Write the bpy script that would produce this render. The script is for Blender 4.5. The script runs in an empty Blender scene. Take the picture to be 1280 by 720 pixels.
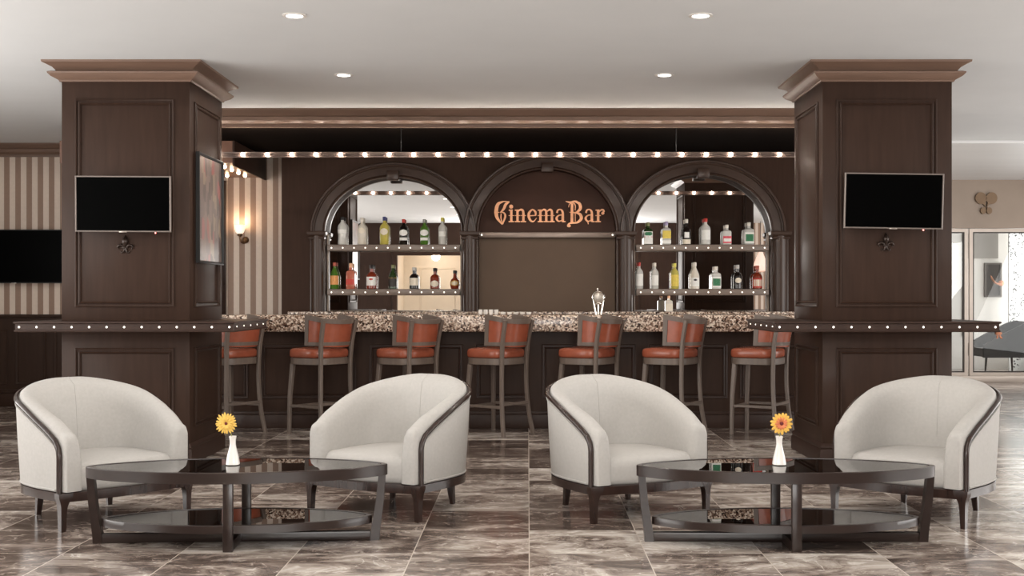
import bpy, bmesh, math, random
from mathutils import Vector, Matrix
random.seed(7)
R = math.radians
SC = bpy.context.scene
COL = SC.collection
F = 1500.0          # focal length in pixels of the 1280 wide frame
VX, VY = 660.0, 372.0
H = 1.25            # eye height
def px(u, Y): return (u - VX) * Y / F
def pz(v, Y): return H + (VY - v) * Y / F

# ------------------------------------------------------------------ camera / light / exposure
cam = bpy.data.cameras.new('camera'); co = bpy.data.objects.new('camera', cam); COL.objects.link(co)
co.location = (0, 0, H); co.rotation_euler = (R(90), 0, 0)
cam.sensor_width = 36.0; cam.lens = 36.0 * F / 1280.0
cam.shift_x = -20.0 / 1280; cam.shift_y = 12.0 / 1280
cam.clip_start = 0.05; cam.clip_end = 100
SC.camera = co
SC.view_settings.view_transform = 'Standard'
SC.view_settings.look = 'None'
SC.view_settings.exposure = -0.45
SC.view_settings.gamma = 1.0
SC.view_settings.use_curve_mapping = False
w = bpy.data.worlds.new('world'); SC.world = w; w.use_nodes = True
w.node_tree.nodes['Background'].inputs[0].default_value = (1.0, 0.93, 0.86, 1)
w.node_tree.nodes['Background'].inputs[1].default_value = 0.3

def area(name, loc, rot, sx, sy, power, color=(1, .93, .85)):
    l = bpy.data.lights.new(name, 'AREA'); l.shape = 'RECTANGLE'; l.size = sx; l.size_y = sy
    l.energy = power; l.color = color
    o = bpy.data.objects.new(name, l); COL.objects.link(o); o.location = loc; o.rotation_euler = rot
    return o
# fill lights added at made-up windows behind the camera, at both sides and foyer
area('fill_back', (0.5, -1.42, 1.55), (R(138), 0, 0), 3.7, 2.5, 420, (1, .97, .935))
area('fill_left', (-6.9, 5.0, 1.5), (R(130), 0, R(-90)), 8.0, 2.6, 640, (1, .97, .935))
area('fill_right', (8.9, 6.0, 1.5), (R(130), 0, R(90)), 10.0, 2.6, 780, (1, .97, .94))
area('fill_behind_doors', (8.8, 19.8, 1.6), (R(100), 0, R(90)), 3.0, 2.4, 160, (1, .98, .97))
area('fill_foyer', (8.9, 14.7, 1.5), (R(115), 0, R(90)), 4.2, 2.6, 115, (1, .98, .96))
DOWN_W = 80.0
DOWN_SPOTS = [(x, y) for y in (9.5, 7.5, 5.5, 3.5, 1.5) for x in (-1.46, 1.08)]

# ------------------------------------------------------------------ materials
def srgb(r, g, b):
    f = lambda c: (c / 255 / 12.92) if c / 255 <= .04045 else ((c / 255 + .055) / 1.055) ** 2.4
    return (f(r), f(g), f(b), 1)
def newmat(name):
    m = bpy.data.materials.new(name); m.use_nodes = True
    return m, m.node_tree.nodes, m.node_tree.links, m.node_tree.nodes['Principled BSDF']
def mat(name, col, rough=.5, metal=0, noise=.12, scale=8.0, stretch=(1, 1, 1), bump=0, emit=None, estr=0, spec=.5, coat=0):
    m, N, L, B = newmat(name)
    B.inputs['Roughness'].default_value = rough; B.inputs['Metallic'].default_value = metal
    B.inputs['Specular IOR Level'].default_value = spec; B.inputs['Coat Weight'].default_value = coat; B.inputs['Coat Roughness'].default_value = .16
    tc = N.new('ShaderNodeTexCoord'); mp = N.new('ShaderNodeMapping'); nz = N.new('ShaderNodeTexNoise')
    mp.inputs['Scale'].default_value = stretch; nz.inputs['Scale'].default_value = scale; nz.inputs['Detail'].default_value = 6
    L.new(tc.outputs['Object'], mp.inputs[0]); L.new(mp.outputs[0], nz.inputs['Vector'])
    cr = N.new('ShaderNodeValToRGB')
    a, b = 1 - noise, 1 + noise
    cr.color_ramp.elements[0].color = (col[0] * a, col[1] * a, col[2] * a, 1); cr.color_ramp.elements[0].position = .3
    cr.color_ramp.elements[1].color = (min(1, col[0] * b), min(1, col[1] * b), min(1, col[2] * b), 1); cr.color_ramp.elements[1].position = .7
    L.new(nz.outputs['Fac'], cr.inputs[0]); L.new(cr.outputs[0], B.inputs['Base Color'])
    if bump:
        bp = N.new('ShaderNodeBump'); bp.inputs['Strength'].default_value = bump; bp.inputs['Distance'].default_value = .002
        L.new(nz.outputs['Fac'], bp.inputs['Height']); L.new(bp.outputs[0], B.inputs['Normal'])
    if emit:
        B.inputs['Emission Color'].default_value = emit; B.inputs['Emission Strength'].default_value = estr
    return m
def glassmat(name, tint, refl=1.0, body=None, bodyfac=0.0, ior=1.5, rough=.0):
    m, N, L, B = newmat(name); N.remove(B)
    out = N['Material Output']
    tr = N.new('ShaderNodeBsdfTransparent'); tr.inputs[0].default_value = tint
    gl = N.new('ShaderNodeBsdfGlossy'); gl.inputs['Roughness'].default_value = rough; gl.inputs[0].default_value = (refl, refl, refl, 1)
    fr = N.new('ShaderNodeFresnel'); fr.inputs[0].default_value = ior
    base = tr.outputs[0]
    if body:
        df = N.new('ShaderNodeBsdfDiffuse'); df.inputs[0].default_value = body
        mx0 = N.new('ShaderNodeMixShader'); mx0.inputs[0].default_value = bodyfac
        L.new(tr.outputs[0], mx0.inputs[1]); L.new(df.outputs[0], mx0.inputs[2]); base = mx0.outputs[0]
    mx = N.new('ShaderNodeMixShader')
    L.new(fr.outputs[0], mx.inputs[0]); L.new(base, mx.inputs[1]); L.new(gl.outputs[0], mx.inputs[2]); L.new(mx.outputs[0], out.inputs[0])
    return m
def emis(name, col, s):
    m, N, L, B = newmat(name)
    B.inputs['Base Color'].default_value = (.8, .8, .8, 1)
    B.inputs['Emission Color'].default_value = col; B.inputs['Emission Strength'].default_value = s
    return m

WOOD = mat('dark_wood', srgb(56, 40, 32), .48, noise=.14, scale=5, stretch=(6, 6, .6), spec=.14, coat=.04)
WOOD2 = mat('dark_wood_trim', srgb(56, 40, 33), .42, spec=.3, noise=.14, scale=5, stretch=(6, 6, .6))
ARCHM = mat('arch_polished_wood', srgb(66, 49, 40), .34, noise=.1, scale=5, stretch=(6, 6, .6), spec=.4)
XRAIL = mat('cross_rail_metal', srgb(140, 124, 114), .35, metal=.4, noise=.08)
BARW = mat('back_bar_wood', srgb(60, 42, 33), .55, noise=.12, scale=5, stretch=(6, 6, .6), spec=.12)
CROWN = mat('brown_cornice_paint', srgb(118, 94, 80), .38, noise=.1, scale=3, stretch=(.6, 4, 4))
STOOLWOOD = mat('grey_brown_wood', srgb(106, 93, 84), .4, noise=.12, scale=9, stretch=(5, 5, .7))
LEATHER = mat('rust_leather', srgb(150, 80, 58), .26, noise=.12, scale=14, bump=.15, coat=.1)
FABRIC = mat('ivory_fabric', srgb(181, 178, 174), .85, noise=.04, scale=60, bump=.1, spec=.2)
ESP = mat('espresso_wood', srgb(48, 33, 28), .22, noise=.22, scale=7, stretch=(5, 5, .7), coat=.1)
TABW = mat('table_espresso_wood', srgb(40, 28, 24), .3, noise=.15, scale=6, stretch=(.7, 5, 5), coat=.2)
CEIL = mat('ceiling_paint', srgb(226, 228, 229), .8, noise=.015, scale=2, spec=.2)
CEIL2 = mat('foyer_ceiling_paint', srgb(222, 222, 222), .35, noise=.03, scale=1.5, stretch=(.3, 3, 1))
WHITE = mat('white_paint', srgb(225, 220, 214), .6, noise=.02, scale=3)
PORTAL = mat('portal_bronze_panel', srgb(150, 134, 120), .3, noise=.08, scale=2, metal=.15)
EMBL = mat('emblem_bronze', srgb(122, 98, 74), .4, metal=.3, noise=.05)
BLACKSCR = mat('black_screen', (.001, .001, .001, 1), .3, noise=.0, spec=.02)
BEZEL = mat('grey_bezel', srgb(128, 118, 112), .35, noise=.03, metal=.3)
BLACKP = mat('black_plastic', (.008, .008, .008, 1), .4, noise=.05)
IRON = mat('bronzed_iron', srgb(52, 40, 34), .3, metal=.4, noise=.2, scale=30)
STEEL = mat('brushed_steel', srgb(190, 180, 172), .28, metal=.9, noise=.06, scale=12)
RAILM = mat('light_rail_metal', srgb(92, 78, 72), .4, metal=.3, noise=.1, scale=10)
SHELFM = mat('shelf_wood', srgb(122, 106, 95), .35, noise=.08, scale=6, stretch=(.6, 5, 5))
CERAM = mat('white_ceramic', srgb(235, 230, 224), .2, noise=.02, coat=.3)
CHROME = mat('chrome', srgb(225, 218, 210), .12, metal=1, noise=.03)
BRASS = mat('aged_brass', srgb(120, 92, 66), .35, metal=.8, noise=.15, scale=20)
COPPER = mat('copper', srgb(196, 132, 100), .4, metal=.2, noise=.1)
PETALY = mat('yellow_petal', srgb(232, 190, 92), .6, noise=.12, scale=30)
PETALO = mat('orange_yellow_petal', srgb(236, 186, 84), .6, noise=.15, scale=30)
PETALR = mat('orange_pink_petal', srgb(222, 128, 84), .6, noise=.15, scale=30)
EYE = mat('dark_red_flower_eye', srgb(110, 40, 40), .8, noise=.3, scale=60)
STEM = mat('green_stem', srgb(150, 150, 96), .6, noise=.1)
LED = emis('led_stud', (1, .93, .82, 1), 2.2)
BULB = emis('bulb_glow', (1, .86, .72, 1), 160.0)
BULB2 = emis('bulb_glow_warm', (1, .68, .42, 1), 22.0)
DLENS = emis('downlight_lens', (1, .97, .93, 1), 14.0)
SHADE = emis('sconce_shade_glass', (1, .8, .58, 1), 1.5)
REDLED = emis('red_led', (1, .1, .08, 1), 4.0)
PEND = emis('orange_pendant_glass', (1, .42, .2, 1), .9)
SIGNM = mat('copper_gold_letter', srgb(226, 160, 116), .35, metal=.2, noise=.14, scale=26, emit=(1, .5, .25, 1), estr=.16)  # faint glow added to the letter colour; the letters are no lamps
SIGND = mat('dark_letter_edge', srgb(70, 40, 28), .5, noise=.1)
MIRROR = mat('mirror_silver', (.76, .75, .74, 1), .0, metal=1, noise=0)
TABGL = glassmat('smoked_table_glass', (.30, .26, .24, 1), 1.0, None, 0, 1.75)
DOORGL = glassmat('clear_door_glass', (.93, .95, .95, 1), .9, None, 0, 1.45)

def granite():
    m, N, L, B = newmat('speckled_granite')
    tc = N.new('ShaderNodeTexCoord'); v = N.new('ShaderNodeTexVoronoi'); v.inputs['Scale'].default_value = 75
    n = N.new('ShaderNodeTexNoise'); n.inputs['Scale'].default_value = 28; n.inputs['Detail'].default_value = 8; n.inputs['Roughness'].default_value = .75
    L.new(tc.outputs['Object'], v.inputs['Vector']); L.new(tc.outputs['Object'], n.inputs['Vector'])
    sp = N.new('ShaderNodeSeparateColor'); L.new(v.outputs['Color'], sp.inputs[0])
    ad = N.new('ShaderNodeMath'); ad.operation = 'ADD'; ml = N.new('ShaderNodeMath'); ml.operation = 'MULTIPLY'; ml.inputs[1].default_value = .55
    L.new(sp.outputs[0], ml.inputs[0]); L.new(ml.outputs[0], ad.inputs[0])
    m2 = N.new('ShaderNodeMath'); m2.operation = 'MULTIPLY'; m2.inputs[1].default_value = .5
    L.new(n.outputs['Fac'], m2.inputs[0]); L.new(m2.outputs[0], ad.inputs[1])
    cr = N.new('ShaderNodeValToRGB'); e = cr.color_ramp.elements
    e[0].position = .29; e[0].color = srgb(42, 30, 25); e[1].position = .78; e[1].color = srgb(240, 226, 210)
    for p, c in ((.36, (110, 80, 66)), (.46, (184, 158, 138)), (.53, (84, 62, 52)), (.62, (206, 184, 166))):
        x = e.new(p); x.color = srgb(*c)
    L.new(ad.outputs[0], cr.inputs[0]); L.new(cr.outputs[0], B.inputs['Base Color']); B.inputs['Roughness'].default_value = .18
    return m
GRANITE = granite()

def stripes(name, a, b, width, x0):
    m, N, L, B = newmat(name)
    tc = N.new('ShaderNodeTexCoord'); s = N.new('ShaderNodeSeparateXYZ'); L.new(tc.outputs['Object'], s.inputs[0])
    def op(o, i0, v=None):
        q = N.new('ShaderNodeMath'); q.operation = o
        L.new(i0, q.inputs[0])
        if v is not None: q.inputs[1].default_value = v
        return q.outputs[0]
    t = op('DIVIDE', op('SUBTRACT', s.outputs[0], x0), width * 2)
    f = op('FRACT', t); g = op('GREATER_THAN', f, .5)
    fl = op('FLOOR', t); wn = N.new('ShaderNodeTexWhiteNoise'); wn.noise_dimensions = '1D'; L.new(fl, wn.inputs['W'])
    mx = N.new('ShaderNodeMix'); mx.data_type = 'RGBA'; mx.inputs['A'].default_value = a; mx.inputs['B'].default_value = b
    L.new(g, mx.inputs['Factor'])
    n = N.new('ShaderNodeTexNoise'); n.inputs['Scale'].default_value = 30; L.new(tc.outputs['Object'], n.inputs['Vector'])
    mr = N.new('ShaderNodeMapRange'); mr.inputs['To Min'].default_value = .92; mr.inputs['To Max'].default_value = 1.06; L.new(n.outputs['Fac'], mr.inputs[0])
    vm = N.new('ShaderNodeMix'); vm.data_type = 'RGBA'; vm.blend_type = 'MULTIPLY'; vm.inputs['Factor'].default_value = 1
    L.new(mx.outputs['Result'], vm.inputs['A']); L.new(mr.outputs[0], vm.inputs['B']); L.new(vm.outputs['Result'], B.inputs['Base Color'])
    B.inputs['Roughness'].default_value = .55
    return m
STRIPE = stripes('striped_wallpaper', srgb(218, 202, 188), srgb(150, 124, 107), .0644, -6.09)

def marble():
    m, N, L, B = newmat('brown_marble_tiles')
    tc = N.new('ShaderNodeTexCoord'); s = N.new('ShaderNodeSeparateXYZ'); L.new(tc.outputs['Object'], s.inputs[0])
    TX, TY, Y0 = .569, .585, 5.86
    def op(o, a, b=None):
        q = N.new('ShaderNodeMath'); q.operation = o
        for i, v in enumerate((a, b)):
            if v is None: continue
            if isinstance(v, (int, float)): q.inputs[i].default_value = v
            else: L.new(v, q.inputs[i])
        return q.outputs[0]
    tx = op('DIVIDE', op('SUBTRACT', s.outputs[0], .006), TX); ty = op('DIVIDE', op('SUBTRACT', s.outputs[1], Y0), TY)
    ix, iy = op('FLOOR', tx), op('FLOOR', ty); fx, fy = op('FRACT', tx), op('FRACT', ty)
    cb = N.new('ShaderNodeCombineXYZ'); L.new(ix, cb.inputs[0]); L.new(iy, cb.inputs[1])
    wn = N.new('ShaderNodeTexWhiteNoise'); wn.noise_dimensions = '2D'; L.new(cb.outputs[0], wn.inputs['Vector'])
    sc = N.new('ShaderNodeVectorMath'); sc.operation = 'SCALE'; sc.inputs['Scale'].default_value = 17.0; L.new(wn.outputs['Color'], sc.inputs[0])
    ad = N.new('ShaderNodeVectorMath'); ad.operation = 'ADD'; L.new(tc.outputs['Object'], ad.inputs[0]); L.new(sc.outputs[0], ad.inputs[1])
    mp = N.new('ShaderNodeMapping'); mp.inputs['Scale'].default_value = (1.25, 2.3, 1); mp.inputs['Rotation'].default_value = (0, 0, R(24)); L.new(ad.outputs[0], mp.inputs[0])
    n1 = N.new('ShaderNodeTexNoise'); n1.inputs['Scale'].default_value = 1.7; n1.inputs['Detail'].default_value = 12; n1.inputs['Roughness'].default_value = .7; n1.inputs['Distortion'].default_value = .9
    L.new(mp.outputs[0], n1.inputs['Vector'])
    # thin pale veins: ridges of a second distorted noise
    n2 = N.new('ShaderNodeTexNoise'); n2.inputs['Scale'].default_value = 2.1; n2.inputs['Detail'].default_value = 5; n2.inputs['Distortion'].default_value = 1.6
    L.new(mp.outputs[0], n2.inputs['Vector'])
    ridge = op('ABSOLUTE', op('SUBTRACT', n2.outputs['Fac'], .5))
    vein = N.new('ShaderNodeMapRange'); vein.inputs['From Min'].default_value = 0; vein.inputs['From Max'].default_value = .016; vein.inputs['To Min'].default_value = 1; vein.inputs['To Max'].default_value = 0
    L.new(ridge, vein.inputs[0])
    shift = op('MULTIPLY', op('SUBTRACT', wn.outputs['Value'], .5), .2)
    v = op('ADD', op('ADD', n1.outputs['Fac'], shift), op('MULTIPLY', vein.outputs[0], .13))
    cr = N.new('ShaderNodeValToRGB'); e = cr.color_ramp.elements
    e[0].position = .30; e[0].color = srgb(58, 49, 44); e[1].position = .72; e[1].color = srgb(232, 224, 215)
    for p, c in ((.41, (92, 79, 72)), (.49, (126, 112, 104)), (.57, (172, 160, 150))):
        x = e.new(p); x.color = srgb(*c)
    L.new(v, cr.inputs[0])
    gx = op('LESS_THAN', op('ABSOLUTE', op('SUBTRACT', fx, .5)), .4955); gy = op('LESS_THAN', op('ABSOLUTE', op('SUBTRACT', fy, .5)), .4965)
    gr = op('MULTIPLY', gx, gy)
    mx = N.new('ShaderNodeMix'); mx.data_type = 'RGBA'; mx.inputs['A'].default_value = srgb(212, 200, 188); L.new(gr, mx.inputs['Factor']); L.new(cr.outputs[0], mx.inputs['B'])
    L.new(mx.outputs['Result'], B.inputs['Base Color'])
    B.inputs['Roughness'].default_value = .16; B.inputs['Specular IOR Level'].default_value = .45
    return m
MARBLE = marble()

# ------------------------------------------------------------------ mesh helpers
class MB:
    def __init__(s): s.bm = bmesh.new()
    def face(s, vs):
        try: return s.bm.faces.new(vs)
        except ValueError: return None
    def box(s, x0, x1, y0, y1, z0, z1, bev=0.0, seg=2, M=None):
        r = bmesh.ops.create_cube(s.bm, size=1.0); vs = r['verts']
        for v in vs: v.co = Vector(((x0 + x1) / 2 + v.co.x * (x1 - x0), (y0 + y1) / 2 + v.co.y * (y1 - y0), (z0 + z1) / 2 + v.co.z * (z1 - z0)))
        if bev:
            es = list({e for v in vs for e in v.link_edges})
            rr = bmesh.ops.bevel(s.bm, geom=es, offset=bev, segments=seg, affect='EDGES', profile=.5); 
            vs = list({v for f in rr['faces'] for v in f.verts} | {v for v in vs if v.is_valid})
        if M is not None: bmesh.ops.transform(s.bm, matrix=M, verts=[v for v in vs if v.is_valid])
        return s
    def loft(s, rings, closed=True, cap=True):
        rows = [[s.bm.verts.new(p) for p in r] for r in rings]
        n = len(rows[0])
        for a, b in zip(rows, rows[1:]):
            for i in range(n if closed else n - 1):
                j = (i + 1) % n
                s.face((a[i], a[j], b[j], b[i]))
        if cap and closed:
            s.face(rows[0][::-1]); s.face(rows[-1])
        return s
    def torus_loft(s, rings):      # rings closed both ways
        rows = [[s.bm.verts.new(p) for p in r] for r in rings]; n = len(rows[0]); m = len(rows)
        for k in range(m):
            a, b = rows[k], rows[(k + 1) % m]
            for i in range(n):
                j = (i + 1) % n; s.face((a[i], a[j], b[j], b[i]))
        return s
    def lathe(s, prof, cx=0, cy=0, n=24, sq=0.0, sx=1, sy=1):
        rings = []
        for r, z in prof:
            ring = []
            for k in range(n):
                a = 2 * math.pi * (k + .5) / n
                c, d = math.cos(a), math.sin(a)
                if sq:
                    e = 2.0 / (2.0 + sq)
                    c = math.copysign(abs(c) ** e, c); d = math.copysign(abs(d) ** e, d)
                ring.append((cx + r * c * sx, cy + r * d * sy, z))
            rings.append(ring)
        return s.loft(rings)
    def tube(s, pts, rad, n=10, sq=False, cap=True, closed=False, up=Vector((0, 0, 1))):
        pts = [Vector(p) for p in pts]; m = len(pts); rings = []; prev = None
        for i, p in enumerate(pts):
            if closed: t = (pts[(i + 1) % m] - pts[i - 1]).normalized()
            else: t = (pts[min(i + 1, m - 1)] - pts[max(i - 1, 0)]).normalized()
            u = up if abs(t.dot(up)) < .95 else Vector((0, 1, 0))
            a = t.cross(u).normalized()
            if prev is not None and not sq and not closed: a = (prev - t * prev.dot(t)).normalized()
            prev = a; b = a.cross(t).normalized()
            r = rad[i] if isinstance(rad, (list, tuple)) else rad
            ra, rb = r if isinstance(r, tuple) else (r, r)
            ring = []
            if sq:
                k = .72
                for ca, cb in ((1, k), (k, 1), (-k, 1), (-1, k), (-1, -k), (-k, -1), (k, -1), (1, -k)): ring.append(p + a * ra * ca + b * rb * cb)
            else:
                for q in range(n):
                    th = 2 * math.pi * q / n; ring.append(p + a * ra * math.cos(th) + b * rb * math.sin(th))
            rings.append(ring)
        if closed: return s.torus_loft(rings)
        return s.loft(rings, cap=cap)
    def sphere(s, c, r, u=12, v=8, sc=(1, 1, 1)):
        q = bmesh.ops.create_uvsphere(s.bm, u_segments=u, v_segments=v, radius=r)
        for x in q['verts']: x.co = Vector((c[0] + x.co.x * sc[0], c[1] + x.co.y * sc[1], c[2] + x.co.z * sc[2]))
        return s
    def prism(s, poly, fn, h0, h1):      # poly of (u,v); fn(u,v,h)
        a = [s.bm.verts.new(fn(u, v, h0)) for u, v in poly]; b = [s.bm.verts.new(fn(u, v, h1)) for u, v in poly]; n = len(a)
        s.face(a[::-1]); s.face(b)
        for i in range(n): s.face((a[i], a[(i + 1) % n], b[(i + 1) % n], b[i]))
        return s
    def frame(s, u0, u1, v0, v1, prof, fn):   # mitred rectangular moulding, prof = closed loop of (inset, height)
        rings = []
        for cu, cv, du, dv in ((u0, v0, 1, 1), (u1, v0, -1, 1), (u1, v1, -1, -1), (u0, v1, 1, -1)):
            rings.append([fn(cu + du * i, cv + dv * i, h) for i, h in prof])
        return s.torus_loft(rings)
    def rect_sweep(s, x0, x1, y0, y1, prof, cap=True):   # prof = (outset, z) upward
        rings = [[(x0 - o, y0 - o, z), (x1 + o, y0 - o, z), (x1 + o, y1 + o, z), (x0 - o, y1 + o, z)] for o, z in prof]
        return s.loft(rings, cap=cap)
    def build(s, name, m, parent=None, smooth=35, loc=None):
        bmesh.ops.recalc_face_normals(s.bm, faces=s.bm.faces)
        me = bpy.data.meshes.new(name); s.bm.to_mesh(me); s.bm.free()
        me.materials.append(m)
        if smooth:
            for p in me.polygons: p.use_smooth = True
            me.set_sharp_from_angle(angle=R(smooth))
        o = bpy.data.objects.new(name, me); COL.objects.link(o)
        if parent: o.parent = parent
        if loc: o.location = loc
        return o
def tag(o, label, cat, group=None):
    o['label'] = label; o['category'] = cat
    if group: o['group'] = group
    return o
def thing(name, label, cat, loc=(0, 0, 0), rz=0, group=None):
    o = bpy.data.objects.new(name, None); COL.objects.link(o); o.empty_display_size = .1
    o.location = loc; o.rotation_euler = (0, 0, rz)
    return tag(o, label, cat, group)
def struct(o): o['kind'] = 'structure'; return o
def kids(o): return [c for c in bpy.data.objects if c.parent == o]
def dup(root, loc, rz, label, group=None):
    def cp(o, par):
        c = o.copy(); COL.objects.link(c); c.parent = par
        for ch in kids(o): cp(ch, c)
        return c
    r = root.copy(); COL.objects.link(r); r.location = loc; r.rotation_euler = (0, 0, rz); r['label'] = label
    if group: r['group'] = group
    for ch in kids(root): cp(ch, r)
    return r
def spline(pts, n=8, closed=False):
    P = [Vector(p) for p in pts]; out = []; m = len(P)
    rng = range(m if closed else m - 1)
    for i in rng:
        p1, p2 = P[i], P[(i + 1) % m]
        p0 = P[i - 1] if (closed or i > 0) else p1 * 2 - p2
        p3 = P[(i + 2) % m] if (closed or i + 2 < m) else p2 * 2 - p1
        for k in range(n):
            t = k / n; out.append(.5 * ((2 * p1) + (p2 - p0) * t + (2 * p0 - 5 * p1 + 4 * p2 - p3) * t * t + (3 * p1 - p0 - 3 * p2 + p3) * t ** 3))
    if not closed: out.append(P[-1].copy())
    return out
def sstep(a, b, x):
    t = max(0, min(1, (x - a) / (b - a))); return t * t * (3 - 2 * t)
def front(Y): return lambda u, v, h: (u, Y - h, v)        # plane facing the camera
def sidep(X): return lambda u, v, h: (X + h, u, v)        # plane facing +x
def siden(X): return lambda u, v, h: (X - h, u, v)        # plane facing -x
MOULD = [(0, 0), (0, .010), (.006, .014), (.012, .012), (.014, .003), (.026, .003), (.028, .012), (.035, .016), (.041, .010), (.044, 0)]
MOULDS = [(0, 0), (0, .008), (.006, .012), (.012, .009), (.022, .008), (.026, .004), (.028, 0)]

# ------------------------------------------------------------------ the setting
CZ = 3.016
struct(MB().box(-7.2, 9.2, -2.0, 23.0, -.1, 0).build('floor', MARBLE, smooth=0))
struct(MB().box(-7.2, 9.2, -2.0, 13.5, CZ, CZ + .12).box(-7.2, 4.5, 13.5, 14.0, CZ, CZ + .12).build('ceiling', CEIL, smooth=0))
struct(MB().box(4.3, 9.2, 13.5, 23.0, CZ - .03, CZ + .12).build('ceiling_foyer', CEIL2, smooth=0))
YW = 13.8
struct(MB().box(-7.2, -2.5, YW, YW + .2, 0, CZ + .1).build('wall_back', STRIPE, smooth=0))
b = MB().box(-7.15, -2.9, YW - .04, YW, 0, pz(393, YW))
b.box(-7.15, -2.9, YW - .065, YW, pz(393, YW) - .035, pz(393, YW), .006)
b.box(-7.15, -2.9, YW - .07, YW, .0, .15, .008)
b.box(-7.15, -2.9, YW - .055, YW, .15, .2, .008)
for i in range(-6, 4):
    u0, u1 = px(22 + i * 48, YW), px(60 + i * 48, YW)
    b.frame(u0, u1, pz(480, YW), pz(412, YW), MOULDS, front(YW - .04))
struct(b.build('trim_1', WOOD))                                     # wainscot
def run(u0, u1, Y, prof):                                           # straight moulding facing the camera; prof = (outward, z)
    return MB().loft([[(u, Y - o, z) for o, z in prof] for u in (u0, u1)])
CPROF = lambda zt, zb, d: [(-.02, zt), (d, zt), (d, zt - .012), (d * .92, zt - .02), (d * .72, zt - .05 * (zt - zb) / .15), (d * .6, zt - .062 * (zt - zb) / .15), (d * .72, zt - .068 * (zt - zb) / .15), (d * .74, zt - .1 * (zt - zb) / .15), (d * .5, zt - .118 * (zt - zb) / .15), (d * .3, zt - .125 * (zt - zb) / .15), (d * .3, zb), (-.02, zb)]
struct(run(-7.1, -2.9, YW, CPROF(CZ, CZ - .15, .12)).build('trim_2', CROWN))
struct(run(-3.5, 3.75, 11.3, CPROF(CZ, pz(158, 11.22), .12)).build('trim_3', CROWN))            # cornice over the bar
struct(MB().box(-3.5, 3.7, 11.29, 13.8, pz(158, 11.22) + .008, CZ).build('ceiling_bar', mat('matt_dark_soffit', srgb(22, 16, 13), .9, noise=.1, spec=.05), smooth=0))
struct(MB().box(-4.8, -3.03, 12.3, YW, 2.63, pz(158, 11.22) + .006).build('ceiling_niche', mat('copper_soffit', srgb(120, 84, 66), .35, noise=.1), smooth=0))
struct(MB().box(-3.028, -3.01, 12.3, YW - .01, 2.60, 2.86).build('trim_4', WOOD))
struct(MB().box(px(268, YW), px(283, YW), YW - .05, YW, pz(393, YW), pz(226, YW), .006).build('trim_5', ESP))
# side, rear and foyer walls
b = MB()
b.box(-7.2, -7.0, -2, .9, 0, CZ).box(-7.2, -7.0, 9.1, 14, 0, CZ).box(-7.2, -7.0, .9, 9.1, 0, .18).box(-7.2, -7.0, .9, 9.1, 2.85, CZ)
struct(b.build('wall_left', WHITE, smooth=0))
b = MB()
b.box(9.0, 9.2, 12.5, 16.9, 0, .18).box(9.0, 9.2, 12.5, 16.9, 2.85, CZ).box(9.0, 9.2, 18.2, 21.4, 0, .18).box(9.0, 9.2, 18.2, 21.4, 2.85, CZ)
b.box(9.0, 9.2, -2, .9, 0, CZ).box(9.0, 9.2, 11.1, 12.5, 0, CZ).box(9.0, 9.2, 16.9, 18.2, 0, CZ).box(9.0, 9.2, 21.4, 23, 0, CZ).box(9.0, 9.2, .9, 11.1, 0, .18).box(9.0, 9.2, .9, 11.1, 2.85, CZ)
struct(b.build('wall_right', WHITE, smooth=0))
struct(MB().box(4.3, 4.5, 13.32, 17.7, 0, CZ).build('wall_foyer', WHITE, smooth=0))
b = MB()
b.box(-7, -3.1, -1.7, -1.5, 0, CZ).box(-3.1, -1.4, -1.7, -1.5, 2.25, CZ).box(2.4, 4.55, -1.7, -1.5, 0, CZ).box(-1.4, 2.4, -1.7, -1.5, 0, .28).box(-1.4, 2.4, -1.7, -1.5, 2.82, CZ)
for u in (-6.6, -5.4, -4.2): b.frame(u, u + 1.0, .3, 2.5, MOULD, lambda u, v, h: (u, -1.5 + h, v))
b.frame(2.6, 4.3, .3, 2.5, MOULD, lambda u, v, h: (u, -1.5 + h, v))
struct(b.build('wall_rear', WOOD))
struct(MB().box(4.55, 9.2, -1.7, -1.5, .95, CZ).build('wall_rear_striped', STRIPE, smooth=0))
struct(MB().box(4.55, 9.2, -1.7, -1.48, 0, .95).build('baseboard_rear', WOOD, smooth=0))
b = MB().box(-3.1, -1.4, -3.2, -3.1, 0, 2.4).box(-3.2, -3.1, -3.1, -1.7, 0, 2.4).box(-1.4, -1.3, -3.1, -1.7, 0, 2.4).box(-3.2, -1.3, -3.2, -1.7, 2.4, 2.5).box(-3.2, -1.3, -3.2, -1.7, -.05, 0.001)
b.frame(-2.7, -1.8, .2, 2.0, MOULD, lambda u, v, h: (u, -3.1 + h, v))
struct(b.build('wall_corridor', mat('cream_wall', srgb(232, 222, 208), .6, noise=.02), smooth=0))
pl = bpy.data.lights.new('corridor_lamp', 'POINT'); pl.energy = 22; pl.shadow_soft_size = .1; pl.color = (1, .88, .74)
po = bpy.data.objects.new('corridor_lamp', pl); COL.objects.link(po); po.location = (-2.25, -2.4, 2.25)
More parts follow.
